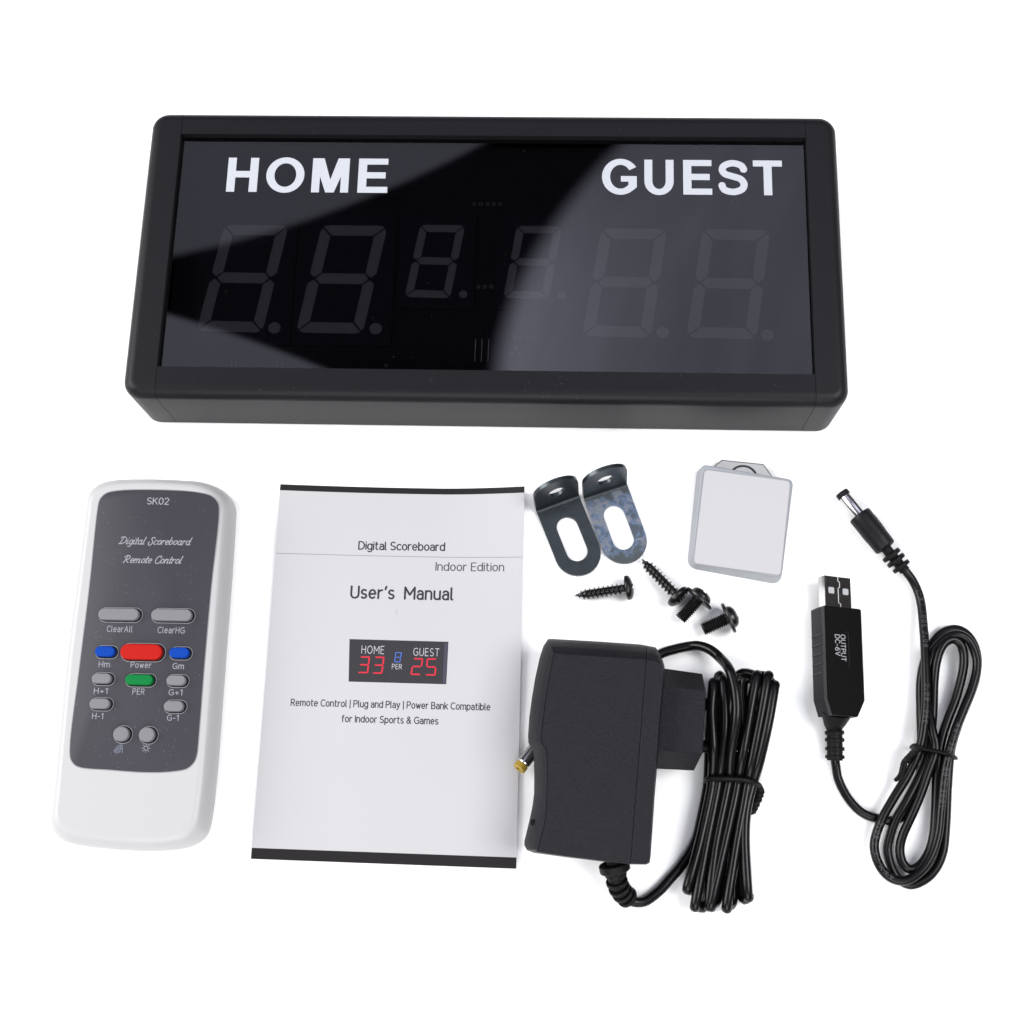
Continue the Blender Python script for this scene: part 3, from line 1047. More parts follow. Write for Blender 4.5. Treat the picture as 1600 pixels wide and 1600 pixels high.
def muv(px, py):
    """cover coordinates of a photo point"""
    u, v = .5, .5
    for _ in range(12):
        q = W(px, py, mz(u, v))
        e_ = q - MP(u, v); e_.z = 0
        du = bilin(MC, u + .001, v) - bilin(MC, u - .001, v); dv = bilin(MC, u, v + .001) - bilin(MC, u, v - .001)
        du.z = dv.z = 0
        det = du.x * dv.y - du.y * dv.x
        u += (e_.x * dv.y - e_.y * dv.x) / det * .002
        v += (du.x * e_.y - du.y * e_.x) / det * .002
    return u, v


vt = muv(600, 771)[1]
vb = .5 * (muv(400, 1326.5)[1] + muv(800, 1338)[1])
NU = 36
vl = sorted(set([vb * k / 2 for k in range(3)] + [vb + (vt - vb) * k / 44 for k in range(45)] + [vt + (1 - vt) * k / 3 for k in range(4)]))
v, f, fmat = [], [], []
for lay, th in ((0, 0), (1, -.00022)):
    for b in vl:
        for a in range(NU + 1):
            v.append(MP(a / NU, b, th))
n1 = len(vl) * (NU + 1)
for j in range(len(vl) - 1):
    for i in range(NU):
        k = j * (NU + 1) + i
        f.append((k, k + 1, k + NU + 2, k + NU + 1))
        fmat.append(1 if (vl[j + 1] <= vb + 1e-6 or vl[j] >= vt - 1e-6) else 0)
        f.append((n1 + k, n1 + k + NU + 1, n1 + k + NU + 2, n1 + k + 1))
        fmat.append(0)
edge = [i for i in range(NU + 1)] + [j * (NU + 1) + NU for j in range(1, len(vl))] + [(len(vl) - 1) * (NU + 1) + i for i in range(NU - 1, -1, -1)] + [j * (NU + 1) for j in range(len(vl) - 2, 0, -1)]
for i in range(len(edge)):
    a, b = edge[i], edge[(i + 1) % len(edge)]
    f.append((a, b, b + n1, a + n1))
    fmat.append(0)
cover = part('cover', v, f, 'paper', manual, smooth=40, mats=['paper', 'ink_black'], fm=fmat)
# inner pages, a stack that follows the cover
pg = MB()
for k in range(5):
    zt0 = .00028 + .00030 * k
    v, f = [], []
    for lay in (0, 1):
        for b in range(13):
            for a in range(13):
                uu, vv = a / 12, b / 12
                uu = .003 + uu * (.992 - .0006 * k)
                vv = .004 - .0016 * k * .5 + vv * (.992 + .0004 * k)
                frac = (k + (1 if lay == 0 else .25)) / 5.4
                p = bilin(MC, uu, vv)
                v.append((p.x, p.y, .0003 + (mz(uu, vv) - .0007) * frac))
    for b in range(12):
        for a in range(12):
            q = b * 13 + a
            f.append((q, q + 1, q + 14, q + 13))
            f.append((169 + q, 169 + q + 13, 169 + q + 14, 169 + q + 1))
    eg = list(range(13)) + [j * 13 + 12 for j in range(1, 13)] + [156 + i for i in range(11, -1, -1)] + [j * 13 for j in range(11, 0, -1)]
    for i in range(len(eg)):
        a, b = eg[i], eg[(i + 1) % len(eg)]
        f.append((a, b, b + 169, a + 169))
    pg.add(v, f)
pg.part('inner_pages', 'paper_edge', manual, smooth=40)


def mline(px0, py0, px1, py1):
    """text frame on the cover between two photo points: returns map and length in photo-independent metres"""
    a, b = muv(px0, py0), muv(px1, py1)
    dx, dy = (b[0] - a[0]) * MUW, (b[1] - a[1]) * MUH
    L = hypot(dx, dy)
    mu, mv = (a[0] + b[0]) / 2, (a[1] + b[1]) / 2

    def fn(s, t):
        x, y = (s * dx - t * dy) / L, (s * dy + t * dx) / L
        return MP(mu + x / MUW, mv + y / MUH, .00006)
    return fn, L


MPX = 1 / 3830.0


def mtext(txt, x0, x1, y0, y1, cap, m, weight, track=.2):
    fn, L = mline(x0, y0, x1, y1)
    return lettering(txt, L, cap * MPX, fn, weight=weight, track=track).part('lettering', m, cover, smooth=0)


mtext('Digital Scoreboard', 560.8, 694.6, 852.2, 854.4, 12.2, 'ink_text', .15)
mtext('Indoor Edition', 681.4, 787, 885.0, 886, 12.4, 'ink_light', .12)
mtext("User's  Manual", 549, 707, 925, 928, 18.0, 'ink_text', .16, .24)
mtext('Remote Control | Plug and Play | Power Bank Compatible', 455, 765.6, 1097.4, 1104.6, 9.6, 'ink_text', .15, .22)
mtext('for Indoor Sports & Games', 534.4, 684.4, 1122.6, 1126.6, 9.6, 'ink_text', .15, .22)
# rule and scuff mark
rl = MB()
N = 40
pa = muv(430.5, 864.4)[1]; pm = muv(620, 868.4)[1]; pb = muv(817, 870.4)[1]
for i in range(N):
    for u0, u1 in ((i / N, (i + 1) / N),):
        q = []
        for uu, d in ((u0, -1), (u1, -1), (u1, 1), (u0, 1)):
            vv = pa + (pb - pa) * uu
            q.append(MP(.002 + uu * .996, vv + d * .00011 / MUH, .00006))
        rl.add(q, [(0, 1, 2, 3)])
rl.part('printed_rule', 'ink_rule', cover, smooth=0)
a, b = muv(617.2, 949), muv(621.2, 961)
part('scuff_mark', [MP(a[0], a[1], .00006), MP(a[0] + .004, a[1] - .006, .00006), MP(b[0] + .001, b[1], .00006), MP(b[0] - .002, b[1] + .003, .00006)], [(0, 1, 2, 3)], 'ink_scuff', cover, smooth=0)


def mpoly(pts, lift, sub=6):
    """a printed patch: four photo corners, gridded so that it follows the paper"""
    uvs = [muv(*p) for p in pts]
    v = []
    for j in range(sub + 1):
        for i in range(sub + 1):
            x, y = i / sub, 1 - j / sub
            p = [uvs[0][k] * (1 - x) * y + uvs[1][k] * x * y + uvs[2][k] * x * (1 - y) + uvs[3][k] * (1 - x) * (1 - y) for k in (0, 1)]
            v.append(MP(p[0], p[1], lift))
    f = [(j * (sub + 1) + i, j * (sub + 1) + i + 1, (j + 1) * (sub + 1) + i + 1, (j + 1) * (sub + 1) + i) for j in range(sub) for i in range(sub)]
    return v, f


pc = [(546.2, 998.6), (700.6, 1002.8), (697.2, 1069.2), (544.8, 1065.0)]
picture = part('printed_picture', *mpoly(pc, .00006, 14), 'print_dark', manual, smooth=0)
part('printed_picture_side', *mpoly([(694.5, 1004.5), (699.6, 1004.8), (696.4, 1067.6), (691.5, 1067.4)], .00009), 'print_edge', picture, smooth=0)


def ptext(txt, x0, x1, y0, y1, cap, m, weight):
    fn, L = mline(x0, y0, x1, y1)
    return lettering(txt, L, cap * MPX, lambda s, t: fn(s, t) + Z * .00008, weight=weight, track=.3).part('lettering', m, picture, smooth=0)


ptext('HOME', 565.4, 600, 1014.8, 1015.8, 11.4, 'print_white', .10)
ptext('GUEST', 646.4, 686, 1018.4, 1019.6, 11.2, 'print_white', .10)
ptext('PER', 612.8, 627.6, 1041.4, 1041.8, 7.2, 'print_white', .12)


def pdigit(ch, q, m):
    u4 = [muv(*p) for p in q]
    P = segment_polys(.15, .012)
    mb = MB()
    for k in SEG[ch]:
        pts = []
        for x, y in P[k]:
            a_ = [u4[0][i] * (1 - x) * y + u4[1][i] * x * y + u4[2][i] * x * (1 - y) + u4[3][i] * (1 - x) * (1 - y) for i in (0, 1)]
            pts.append(MP(a_[0], a_[1], .00014))
        mb.add(pts, [tuple(range(len(pts)))])
    mb.part('printed_digit', m, picture, smooth=0)


pdigit('3', [(562.6, 1025.4), (578.6, 1025.6), (575.4, 1052.2), (558.6, 1051.8)], 'print_red')
pdigit('3', [(585.4, 1025.8), (601.2, 1026.0), (597.6, 1053.0), (581.4, 1052.6)], 'print_red')
pdigit('8', [(618.0, 1019.0), (628.4, 1019.2), (625.4, 1035.0), (615.8, 1034.8)], 'print_blue')
pdigit('2', [(645.6, 1028.2), (661.6, 1028.4), (657.8, 1055.0), (640.8, 1054.6)], 'print_red')
pdigit('5', [(667.0, 1028.6), (683.0, 1028.8), (681.0, 1055.8), (664.0, 1055.4)], 'print_red')

# ------------------------------------------------------------------ brackets


def make_bracket(bend_px, tip_px, label, mname):
    """steel angle bracket: foot with a long slot on the table, flange with a round hole standing up"""
    T = .0016
    p0, p1 = W(*bend_px, T), W(*tip_px, T)
    d = p1 - p0; d.z = 0
    Lf = d.length
    root = thing('angle_bracket', label, 'bracket', (p0.x, p0.y, 0), 'steel angle brackets', rotz=atan2(d.y, d.x))
    BASE[root.name] = Vector((0, 0, 0))
    hw = .0093
    Rb = .0022                         # bend radius at mid surface
    ang = radians(83)            # how far the flange turns up from flat
    Lb = Rb * ang
    Lfl = .0200
    # developed outline: s runs from the foot tip (s=Lf) through the bend (0..-Lb) to the flange end
    out = []
    for k in range(17):
        a = -pi / 2 + pi * k / 16
        out.append((Lf - hw + hw * cos(a), hw * sin(a)))
    for k in range(17):
        a = pi / 2 + pi * k / 16
        out.append((-Lb - Lfl + hw * .9 + hw * .9 * cos(a), hw * sin(a)))

    def stad(c0, c1, r, n=12):
        return [(c1 + r * cos(-pi / 2 + pi * k / n), r * sin(-pi / 2 + pi * k / n)) for k in range(n + 1)] + [(c0 + r * cos(pi / 2 + pi * k / n), r * sin(pi / 2 + pi * k / n)) for k in range(n + 1)]
    slot = stad(SLOT[0], SLOT[1], SLOT[2])
    hole = [(-Lb - Lfl * .48 + .0036 * cos(2 * pi * k / 24), .0036 * sin(2 * pi * k / 24)) for k in range(24)]
    # constrained triangulation with lines across the bend
    vs, ed = [], []

    def loop(p):
        k = len(vs)
        vs.extend(Vector(q) for q in p)
        ed.extend((k + i, k + (i + 1) % len(p)) for i in range(len(p)))
    loop(out); loop(slot); loop(hole)
    for k in range(9):
        s = -Lb * k / 8
        i = len(vs)
        vs.extend([Vector((s, -hw * 1.2)), Vector((s, hw * 1.2))])
        ed.append((i, i + 1))
    ov, oe, of, *_ = delaunay_2d_cdt(vs, ed, [], 0, 1e-7)

    def inside(p, poly):
        c = False
        for i in range(len(poly)):
            a, b = poly[i - 1], poly[i]
            if (a[1] > p[1]) != (b[1] > p[1]) and p[0] < (b[0] - a[0]) * (p[1] - a[1]) / (b[1] - a[1]) + a[0]:
                c = not c
        return c
    keep = []
    for q in of:
        c = [sum(ov[i][k] for i in q) / len(q) for k in (0, 1)]
        if inside(c, out) and not inside(c, slot) and not inside(c, hole):
            keep.append(tuple(q))

    def at(s, w, n):
        if s >= 0:
            return Vector((s, w, T / 2 + n))
        if s >= -Lb:
            a = -s / Rb
            return Vector((-(Rb - n) * sin(a), w, T / 2 + Rb - (Rb - n) * cos(a)))
        a = ang
        l = -s - Lb
        b = Vector((-(Rb - n) * sin(a), w, T / 2 + Rb - (Rb - n) * cos(a)))
        return b + Vector((-cos(a), 0, sin(a))) * l
    used = sorted({i for q in keep for i in q})
    idx = {i: k for k, i in enumerate(used)}
    n = len(used)
    V = [at(ov[i][0], ov[i][1], T / 2) for i in used] + [at(ov[i][0], ov[i][1], -T / 2) for i in used]
    Fc = [tuple(idx[i] for i in q) for q in keep] + [tuple(n + idx[i] for i in q[::-1]) for q in keep]
    cnt = {}
    for q in keep:
        for i in range(len(q)):
            a, b = q[i], q[(i + 1) % len(q)]
            cnt.setdefault((min(a, b), max(a, b)), []).append((a, b))
    for k_, l in cnt.items():
        if len(l) == 1:
            a, b = l[0]
            Fc.append((idx[b], idx[a], idx[a] + n, idx[b] + n))
    split_foot = [q for q in range(len(Fc)) if all(V[i].z < T + 1e-5 for i in Fc[q])]
    sf = set(split_foot)
    # the foot and the upright flange look different, so each is a part
    for nm, sel in (('foot_plate', [Fc[i] for i in range(len(Fc)) if i in sf]), ('flange', [Fc[i] for i in range(len(Fc)) if i not in sf])):
        us = sorted({i for q in sel for i in q})
        mp = {i: k for k, i in enumerate(us)}
        part(nm, [V[i] for i in us], [tuple(mp[i] for i in q) for q in sel], mname if nm == 'foot_plate' else 'steel_dark', root, smooth=38, local=True)
    return root


SLOT = (.0097, .0203, .0043)
make_bracket((873, 790), (916, 897), 'dull dark grey steel angle bracket with slotted foot, farther from the pad', 'steel_dark')
make_bracket((947.5, 771.5), (987, 878.5), 'steel angle bracket with blue and straw heat tint on its slotted foot', 'steel_tinted')

# ------------------------------------------------------------------ screws


def thread_mesh(L, rc, ro, pitch, tip=0.0, n=28, sharp=.35):
    """helical thread along +x from x=0 (free end) to x=L; tip is the length of the pointed end"""
    steps = int(L / pitch * 12)
    rings = []
    for i in range(steps + 1):
        x = L * i / steps
        ring = []
        for k in range(n):
            th = 2 * pi * k / n
            ph = (x / pitch - k / n) % 1.0
            w = abs(ph - .5) * 2
            h = max(0.0, 1 - w / sharp)
            env = 1.0
            if tip and x < tip:
                env = x / tip
            r = max(.00005, rc * env + (ro - rc) * h * min(1.0, env * 1.3))
            if x > L - pitch * .6:
                r = min(r, rc + (ro - rc) * .1)
            ring.append((x, r * cos(th), r * sin(th)))
        rings.append(ring)
    return loft(rings)


def head_mesh(x0, R, h, flange=0.0, Rd=None, cross=True, n=40):
    """domed head from x0 outwards along +x, with a cross recess; flange is the thickness of a flat washer rim"""
    Rd = Rd or R
    prof = []
    if flange:
        prof += [(.0002, 0), (R - .0002, 0), (R, .0002), (R, flange - .0002), (R - .0003, flange), (Rd + .0002, flange)]
    else:
        prof += [(.0002, 0), (R * .55, 0), (R - .0003, .0004), (R, .0009), (R * .97, .0015)]
        flange = .0015
    m = 14
    for k in range(1, m + 1):
        t = k / m
        r = Rd * .985 * cos(pi / 2 * t)
        prof.append((r, flange + (h - flange) * sin(pi / 2 * t) ** (1.0 if Rd == R else .7)))
    rings = []
    for r, s in prof:
        ring = []
        for k in range(n):
            a = 2 * pi * k / n
            y, z = r * cos(a), r * sin(a)
            d = 0.0
            if cross and s > flange + (h - flange) * .35:
                w = min(abs(y), abs(z))
                if w < Rd * .14 and max(abs(y), abs(z)) < Rd * .62:
                    d = .0012
            ring.append((x0 + s - d, y, z))
        rings.append(ring)
    return loft(rings)


def place_screw(root, end, head, zend, zhead, roll=0.0):
    """put the +x axis of the screw from its free end to its head"""
    a, b = W(*end, zend), W(*head, zhead)
    d = (b - a).normalized()
    root.location = a
    q = d.to_track_quat('X', 'Z').to_euler()
    root.rotation_euler = (q.x + roll, q.y, q.z) if abs(q.x) < 1 else q


def copy_thing(root):
    r = root.copy()
    COL.objects.link(r)
    for c in list(root.children):
        k = c.copy()
        COL.objects.link(k)
        k.parent = r
    return r


ws = thing('wood_screw', 'black pointed tapping screw lying level below the dull bracket', 'screw', (0, 0, 0), 'black tapping screws')
SL = .0203
part('shank', *thread_mesh(SL, .00155, .0025, .00182, .0045), 'screw_black', ws, smooth=50, local=True)
part('head', *head_mesh(SL, .0050, .0034), 'screw_black', ws, smooth=50, local=True)
place_screw(ws, (897.5, 931), (974, 919.3), .0022, .0050)
ws2 = copy_thing(ws)
ws2['label'] = 'black pointed tapping screw lying slanted below the tinted bracket, its tip near the slot'
place_screw(ws2, (1002, 873), (1052.5, 925), .0022, .0050, .5)
ms = thing('machine_screw', 'short black flanged machine screw touching the head of the slanted pointed screw', 'screw', (0, 0, 0), 'black machine screws')
ML = .0105
part('shank', *thread_mesh(ML, .0021, .0028, .00092, 0, sharp=.9), 'screw_black', ms, smooth=50, local=True)
part('head', *head_mesh(ML, .0063, .0042, flange=.0011, Rd=.0045), 'screw_black', ms, smooth=50, local=True)
place_screw(ms, (1063, 967.5), (1090, 937.5), .0046, .0060)
ms2 = copy_thing(ms)
ms2['label'] = 'short black flanged machine screw lying apart above the adapter cable, cross slot turned up'
place_screw(ms2, (1098, 983.5), (1134, 967.5), .0046, .0060, .6)

# ------------------------------------------------------------------ adhesive pad block
BT = .0085
bo = [W(1095.5, 724.8, BT), W(1240.2, 749.2, BT), W(1221.5, 903, BT), W(1080.5, 877, BT)]
broot = sum(bo, Vector()) / 4
broot.z = 0
pad = thing('adhesive_pad_block', 'square pale grey plastic block with white foam face and metal tab behind', 'adhesive pad', broot)
bpoly = roundpoly([p[:2] for p in bo], [.0022, .0022, .0026, .0030], 6)
part('block', *slab(bpoly, [(-.0006, .0002), (-.0009, .0006), (-.0004, .005)] + qround(BT, .0007, 0, 4) + [(.0010, BT)]), 'pad_grey', pad, smooth=40)
po = [W(1100.6, 734.0, BT), W(1234.8, 752.6, BT), W(1219.4, 899.6, BT), W(1083.4, 880.5, BT)]
ppoly = roundpoly([p[:2] for p in po], .0017, 6)
part('foam_face', *slab(ppoly, [(0, BT), (0, BT + .0006), (.0002, BT + .0008)]), 'pad_white', pad, smooth=30)
tz = .0035
to = [W(1114, 735, tz), W(1119.5, 727, tz), W(1128.7, 719.6, tz), W(1192.4, 726.2, tz), W(1204.5, 743, tz), W(1206, 752, tz)]
tabp = [p[:2] for p in to] + [tuple(W(1190, 800, tz)[:2]), tuple(W(1120, 790, tz)[:2])]
part('metal_tab', *slab(tabp, [(0, tz - .0012), (.0, tz)]), 'tab_metal', pad, smooth=0)
part('tab_edge', *slab(inset(tabp, -.00038), [(0, tz - .0014), (0, tz - .0003)]), 'tab_rim', pad, smooth=0)
hc = W(1161.5, 748.5, tz)
v = [(hc.x + r * cos(a), hc.y + r * sin(a), tz + .00006) for r in (.0060, .0051) for a in [pi * .08 + pi * .84 * k / 20 for k in range(21)]]
part('tab_hole_rim', v, [(k, k + 1, 21 + k + 1, 21 + k) for k in range(20)], 'tab_rim', pad, smooth=0)

# ------------------------------------------------------------------ power adapter
AZ0, AZ1 = .0045, .0330
pairs = [((856, 1000), (865, 1021.5)), ((849, 1011), (861.5, 1038)), ((843, 1030), (858, 1056)), ((836, 1062), (853.5, 1083)), ((831, 1092), (850, 1107.5)), ((827, 1122), (847, 1132)), ((825.2, 1150), (845.4, 1150)), ((825.6, 1161), (845.2, 1159)),
         ((829, 1166), (849, 1166)), ((832.8, 1171), (853.2, 1172.5)), ((834, 1182), (854.4, 1186)), ((834.8, 1210), (854.6, 1213)), ((834.6, 1240), (853.9, 1240)), ((832, 1260), (853.2, 1264)), ((828.4, 1277.5), (851, 1283)), ((823, 1300), (846.6, 1301)), ((819.6, 1314), (843.2, 1316)),
         ((819.4, 1321), (841.6, 1322)), ((823.5, 1328.5), (839.6, 1327.6)), ((835, 1333.2), (840.5, 1331.6)),
         ((886, 1339.8), (887, 1338.4)), ((938, 1346), (939, 1344.6)), ((985, 1350.6), (985, 1349.6)), ((1009, 1351.2), (1008, 1350)), ((1013.6, 1348.6), (1012.6, 1347)), ((1015.2, 1340), (1014, 1339)), ((1021.4, 1248), (1020.2, 1248)), ((1026, 1192), (1024.8, 1192)),
         ((1031.5, 1120), (1030.5, 1120)), ((1037.2, 1052), (1036, 1054)), ((1036.8, 1044), (1035.4, 1045)), ((1034.6, 1036), (1033.5, 1040)), ((1026, 1017), (1029, 1036)), ((1022.5, 1012.6), (1023, 1033)), ((1000, 1008.2), (1003, 1030.2)), ((930, 1003.4), (935, 1026)), ((862, 999.6), (869, 1021))]
sil_a = [W(*a, .015) for a, b in pairs]
top_a = [W(*b, AZ1) for a, b in pairs]


def mixr(t, z, ins=0.0):
    q = [(s.x * (1 - t) + p.x * t, s.y * (1 - t) + p.y * t) for s, p in zip(sil_a, top_a)]
    if ins:
        q = inset(q, ins)
    return [Vector((x, y, z)) for x, y in q]


rings = [mixr(0, AZ0, .0035), mixr(0, AZ0 + .002, .0012), mixr(0, .011, .0002), mixr(0, .017), mixr(.10, .0215), mixr(.30, .0258), mixr(.62, .0300), mixr(.94, .0326), mixr(1.0, AZ1), mixr(1.0, AZ1 + .00002, .0006)]
aroot = W(930, 1180, 0)
aroot.z = 0
adapter = thing('power_adapter', 'black plug in power adapter with a bundled cable, lying right of the manual', 'power adapter', aroot)
va, fa = loft(rings)


def bis(v, f, co, no):
    bm = bmesh.new()
    vs = [bm.verts.new(p) for p in v]
    for q in f:
        bm.faces.new([vs[i] for i in q])
    bmesh.ops.recalc_face_normals(bm, faces=bm.faces)
    bmesh.ops.bisect_plane(bm, geom=bm.verts[:] + bm.edges[:] + bm.faces[:], plane_co=co, plane_no=no, clear_outer=True, dist=1e-7)
    ed = [e for e in bm.edges if e.is_boundary]
    if ed:
        bmesh.ops.holes_fill(bm, edges=ed, sides=0)
    bm.verts.index_update()
    r = [p.co.copy() for p in bm.verts], [[p.index for p in q.verts] for q in bm.faces]
    bm.free()
    return r


s0, s1 = W(1010, 1030, AZ1), W(985, 1351, AZ1)
sd = (s1 - s0); sd.z = 0
sn = Vector((-sd.y, sd.x, 0)).normalized()
if sn.x < 0:
    sn = -sn
part('case', *bis(va, fa, s0 - sn * .00009, sn), 'adapter_plastic', adapter, smooth=28)
part('case_cover', *bis(va, fa, s0 + sn * .00009, -sn), 'adapter_plastic', adapter, smooth=28)
# fine groove along the left fold and along the back fold
gr = [p + Vector((.0001, 0, .00002)) for p in top_a[:20]]
part('fold_groove', *tube(catmull(gr, 3), .00013, 6), 'adapter_groove', adapter)
c = W(832, 1284.5, .0275)
# indicator pinhole on the left flank
fl = MB()
nrm = Vector((-.80, 0, .60))
t1 = Vector((0, 1, 0)); t2 = nrm.cross(t1)
part('indicator_lens', *lathe([(.0012, -.002), (.0012, .0003), (.0008, .0006)], W(833, 1285, .0258), nrm, 16), 'adapter_groove', adapter)

# plug block, hexagonal, and its pins
PM, PT, PB_ = .0140, .0260, .0030
hexl = [W(1020, 1042, PM), W(1020, 1069, PT), W(1014, 1171.5, PT), W(1014, 1200.5, PM)]
hexr = [W(1098, 1053, PM), W(1103.5, 1081, PT), W(1098, 1177.6, PT), W(1085, 1204, PM)]


def hexring(h):
    lo = [Vector((p.x, p.y, PB_)) for p in (h[2], h[1])]
    return [h[0], h[1], h[2], h[3]] + lo


hl, hr = hexring(hexl), hexring(hexr)
rings = [hl, [a.lerp(b, .5) for a, b in zip(hl, hr)], [a.lerp(b, .985) for a, b in zip(hl, hr)]]
cen = sum(hr, Vector()) / 6
rings.append([b.lerp(cen, .03) for b in hr])
part('plug_block', *loft(rings), 'adapter_plastic', adapter, smooth=20)
for py in (1100, 1166):
    a = W(1094, py, .0085)
    dx = Vector((1, -.02, 0)).normalized()
    pin = part('plug_pin', *lathe([(.0024, 0), (.0024, .0085), (.0021, .0088), (.0021, .0175), (.0015, .0185)], a, dx, 20), 'tie_black', adapter)
    part('pin_end', *lathe([(.00212, .0089), (.00215, .0090), (.00215, .0172), (.0016, .0186)], a, dx, 20), 'chrome', pin)

# cable of the adapter: one run from the strain relief through the bundle to the barrel plug
CR = .00195
ZL, ZH = .0021, .0078


def PT3(pts):
    return [W(x, y, z) for x, y, z in pts]


def lift(y):
    t = max(0.0, min(1.0, (760 - y) / 260))
    return .0058 * t * t * (3 - 2 * t)


def bx(x, y, z):
    """bundle point from the enlarged view of the photograph"""
    return (1000 + x / 4, 1030 + y / 4, z + lift(y))


H1, H2 = .0100, .0062
strands_front = [
    [(458, 172), (446, 330), (458, 560), (452, 735), (438, 850), (372, 1150), (300, 1415)],
    [(520, 150), (532, 400), (508, 650), (492, 760), (470, 880), (410, 1180), (348, 1520)],
    [(725, 118), (692, 300), (640, 600), (612, 760), (590, 880), (530, 1150), (448, 1515)],
    [(795, 122), (765, 300), (700, 630), (672, 770), (650, 900), (604, 1150), (545, 1525)],
    [(838, 180), (800, 400), (745, 640), (706, 770), (664, 950), (654, 1150), (672, 1462)],
]
strands_back = [
    [(490, 118), (480, 400), (500, 740), (470, 900), (420, 1200), (322, 1425)],
    [(610, 112), (600, 400), (560, 740), (520, 900), (480, 1200), (412, 1525)],
    [(652, 135), (650, 400), (600, 740), (560, 900), (520, 1200), (486, 1480)],
    [(770, 130), (740, 400), (640, 740), (620, 900), (590, 1200), (580, 1495)],
    [(826, 165), (770, 400), (690, 740), (640, 900), (620, 1200), (640, 1480)],
]
path = []
# strain relief end on the table, sweeping under the bundle
path += PT3([(983.6, 1406.5, .0030), (995, 1409.5, .0024), (1010, 1407.0, .0021), (1031, 1391, .0021), (1047, 1373, .0021), (1062, 1356, .0021), (1078, 1333, .0021), (1089, 1310, .0021), (1096, 1280, .0021), (1104, 1240, .0021), (1107, 1216, .0021), (1109, 1160, .0021), (1112, 1100, .0021)])
for fr, bk in zip(strands_front, strands_back):
    up = [bx(x, y, H1 - .0012 * (abs(y - 760) / 760) ** 2) for x, y in fr]
    dn = [bx(x, y, H2 - .0030) for x, y in bk][::-1]
    # over the top end, down the front, round the lower end, up the back
    top_in = bx(fr[0][0] - 2, fr[0][1] - 16, .0068)
    bot = bx(fr[-1][0] + 6, fr[-1][1] + 16, .0062)
    path += PT3([top_in] + up + [bot] + dn)
# last leg: front strand that rises to the arc behind the case
last = [(560, 120, .0030), (565, 200, .0030), (545, 420, .0028), (540, 740, .0026), (500, 1000, .0026), (450, 1300, .0024), (425, 1518, .0040), (432, 1534, .0062), (430, 1515, .0084), (470, 1180, .0100), (535, 860, .0104), (558, 740, .0108), (566, 600, .0112), (598, 400, .0130), (603, 280, .0140), (588, 160, .0140), (556, 60, .0125)]
path += PT3([bx(*p) for p in last])
path += PT3([(1126, 1029, .0100), (1110, 1015.5, .0075), (1092, 1009, .0050), (1075, 1010, .0032), (1052, 1015, .0024), (1034, 1021, .0021), (1012, 1035, .0021), (970, 1062, .0021), (920, 1092, .0021), (880, 1122, .0022), (856, 1146, .0028), (843, 1158, .0036)])
cp = catmull(path, 6)
cable = part('cable', *tube(cp, CR, 12), 'cable_black', adapter, smooth=60)
# barrel plug on the free end, poking out beside the case on to the manual
b0, b1 = W(846, 1157, .0034), W(814.5, 1196.8, .0062)
bd = (b1 - b0).normalized()
bl = (b1 - b0).length
part('plug_grip', *lathe([(.0021, -.004), (.0031, -.001), (.0031, bl * .30), (.0028, bl * .33)], b0, bd), 'cable_black', adapter)
part('barrel', *lathe([(.0026, bl * .30), (.0026, bl * .9), (.00235, bl * .93), (.00235, bl * .95)], b0, bd), 'chrome', adapter, smooth=30)
part('barrel_tip', *lathe([(.0020, bl * .945), (.00262, bl * .95), (.00262, bl * 1.10), (.0023, bl * 1.13), (.0012, bl * 1.13), (.0012, bl * 1.0)], b0, bd), 'tip_yellow', adapter, smooth=30)
# strain relief boot with ribs, curving down on to the table
bpath = catmull(PT3([(957, 1340, .0150), (959.5, 1352, .0146), (961.5, 1362, .0138), (963, 1374, .0122), (967, 1386, .0098), (974.5, 1397, .0066), (985.5, 1406, .0036)]), 10)
part('strain_relief', *tube(bpath, [.0026] * len(bpath), 14), 'tie_black', adapter, smooth=50)
boot = MB()


def rib_at(path, i, r, w, sq=1.0):
    a = path[i]
    t = (path[min(i + 1, len(path) - 1)] - path[max(i - 1, 0)]).normalized()
    return lathe([(r * .7, -w / 2), (r * .95, -w / 2), (r, -w / 2 + .0003), (r, w / 2 - .0003), (r * .95, w / 2), (r * .7, w / 2)], a, t, 20)


boot.add(*rib_at(bpath, 13, .0057, .0030))
boot.add(*rib_at(bpath, 22, .0041, .0022))
for i in (33, 41, 48, 55):
    boot.add(*rib_at(bpath, i, .0041, .0016))
for i in (26, 29, 37, 45, 52):
    boot.add(*rib_at(bpath, i, .0031, .0014))
boot.part('strain_relief_ribs', 'tie_black', adapter, smooth=30)

# twist tie round the adapter bundle
tie = thing('twist_tie', 'black twist tie wrapped round the thick bundled adapter cable', 'twist tie', W(1146, 1220, 0))
lp = PT3([(1105.5, 1219, .0080), (1110, 1216.5, .0118), (1124, 1217, .0134), (1146, 1217.5, .0134), (1166, 1219.5, .0130), (1180, 1223.5, .0110), (1186, 1228.5, .0075), (1184, 1229, .0030), (1172, 1226, .0008), (1140, 1222, .0008), (1112, 1221, .0008), (1105, 1220.5, .0035)])
part('loop', *tube(catmull(lp, 6, True), .0014, 10, True, flat=.8), 'tie_black', tie)
tw = []
ax_ = catmull(PT3([(1184, 1228, .0085), (1188, 1236, .0060), (1184.5, 1248, .0044), (1178, 1262, .0030), (1173.5, 1270, .0025)]), 8)
for s_ in (0, pi):
    hl_ = []
    for i, p in enumerate(ax_):
        a = i * .75 + s_
        hl_.append(p + Vector((cos(a) * .0008, 0, sin(a) * .0008)))
    tw.append(hl_)
mb = MB()
for h_ in tw:
    mb.add(*tube(h_, .0010, 8))
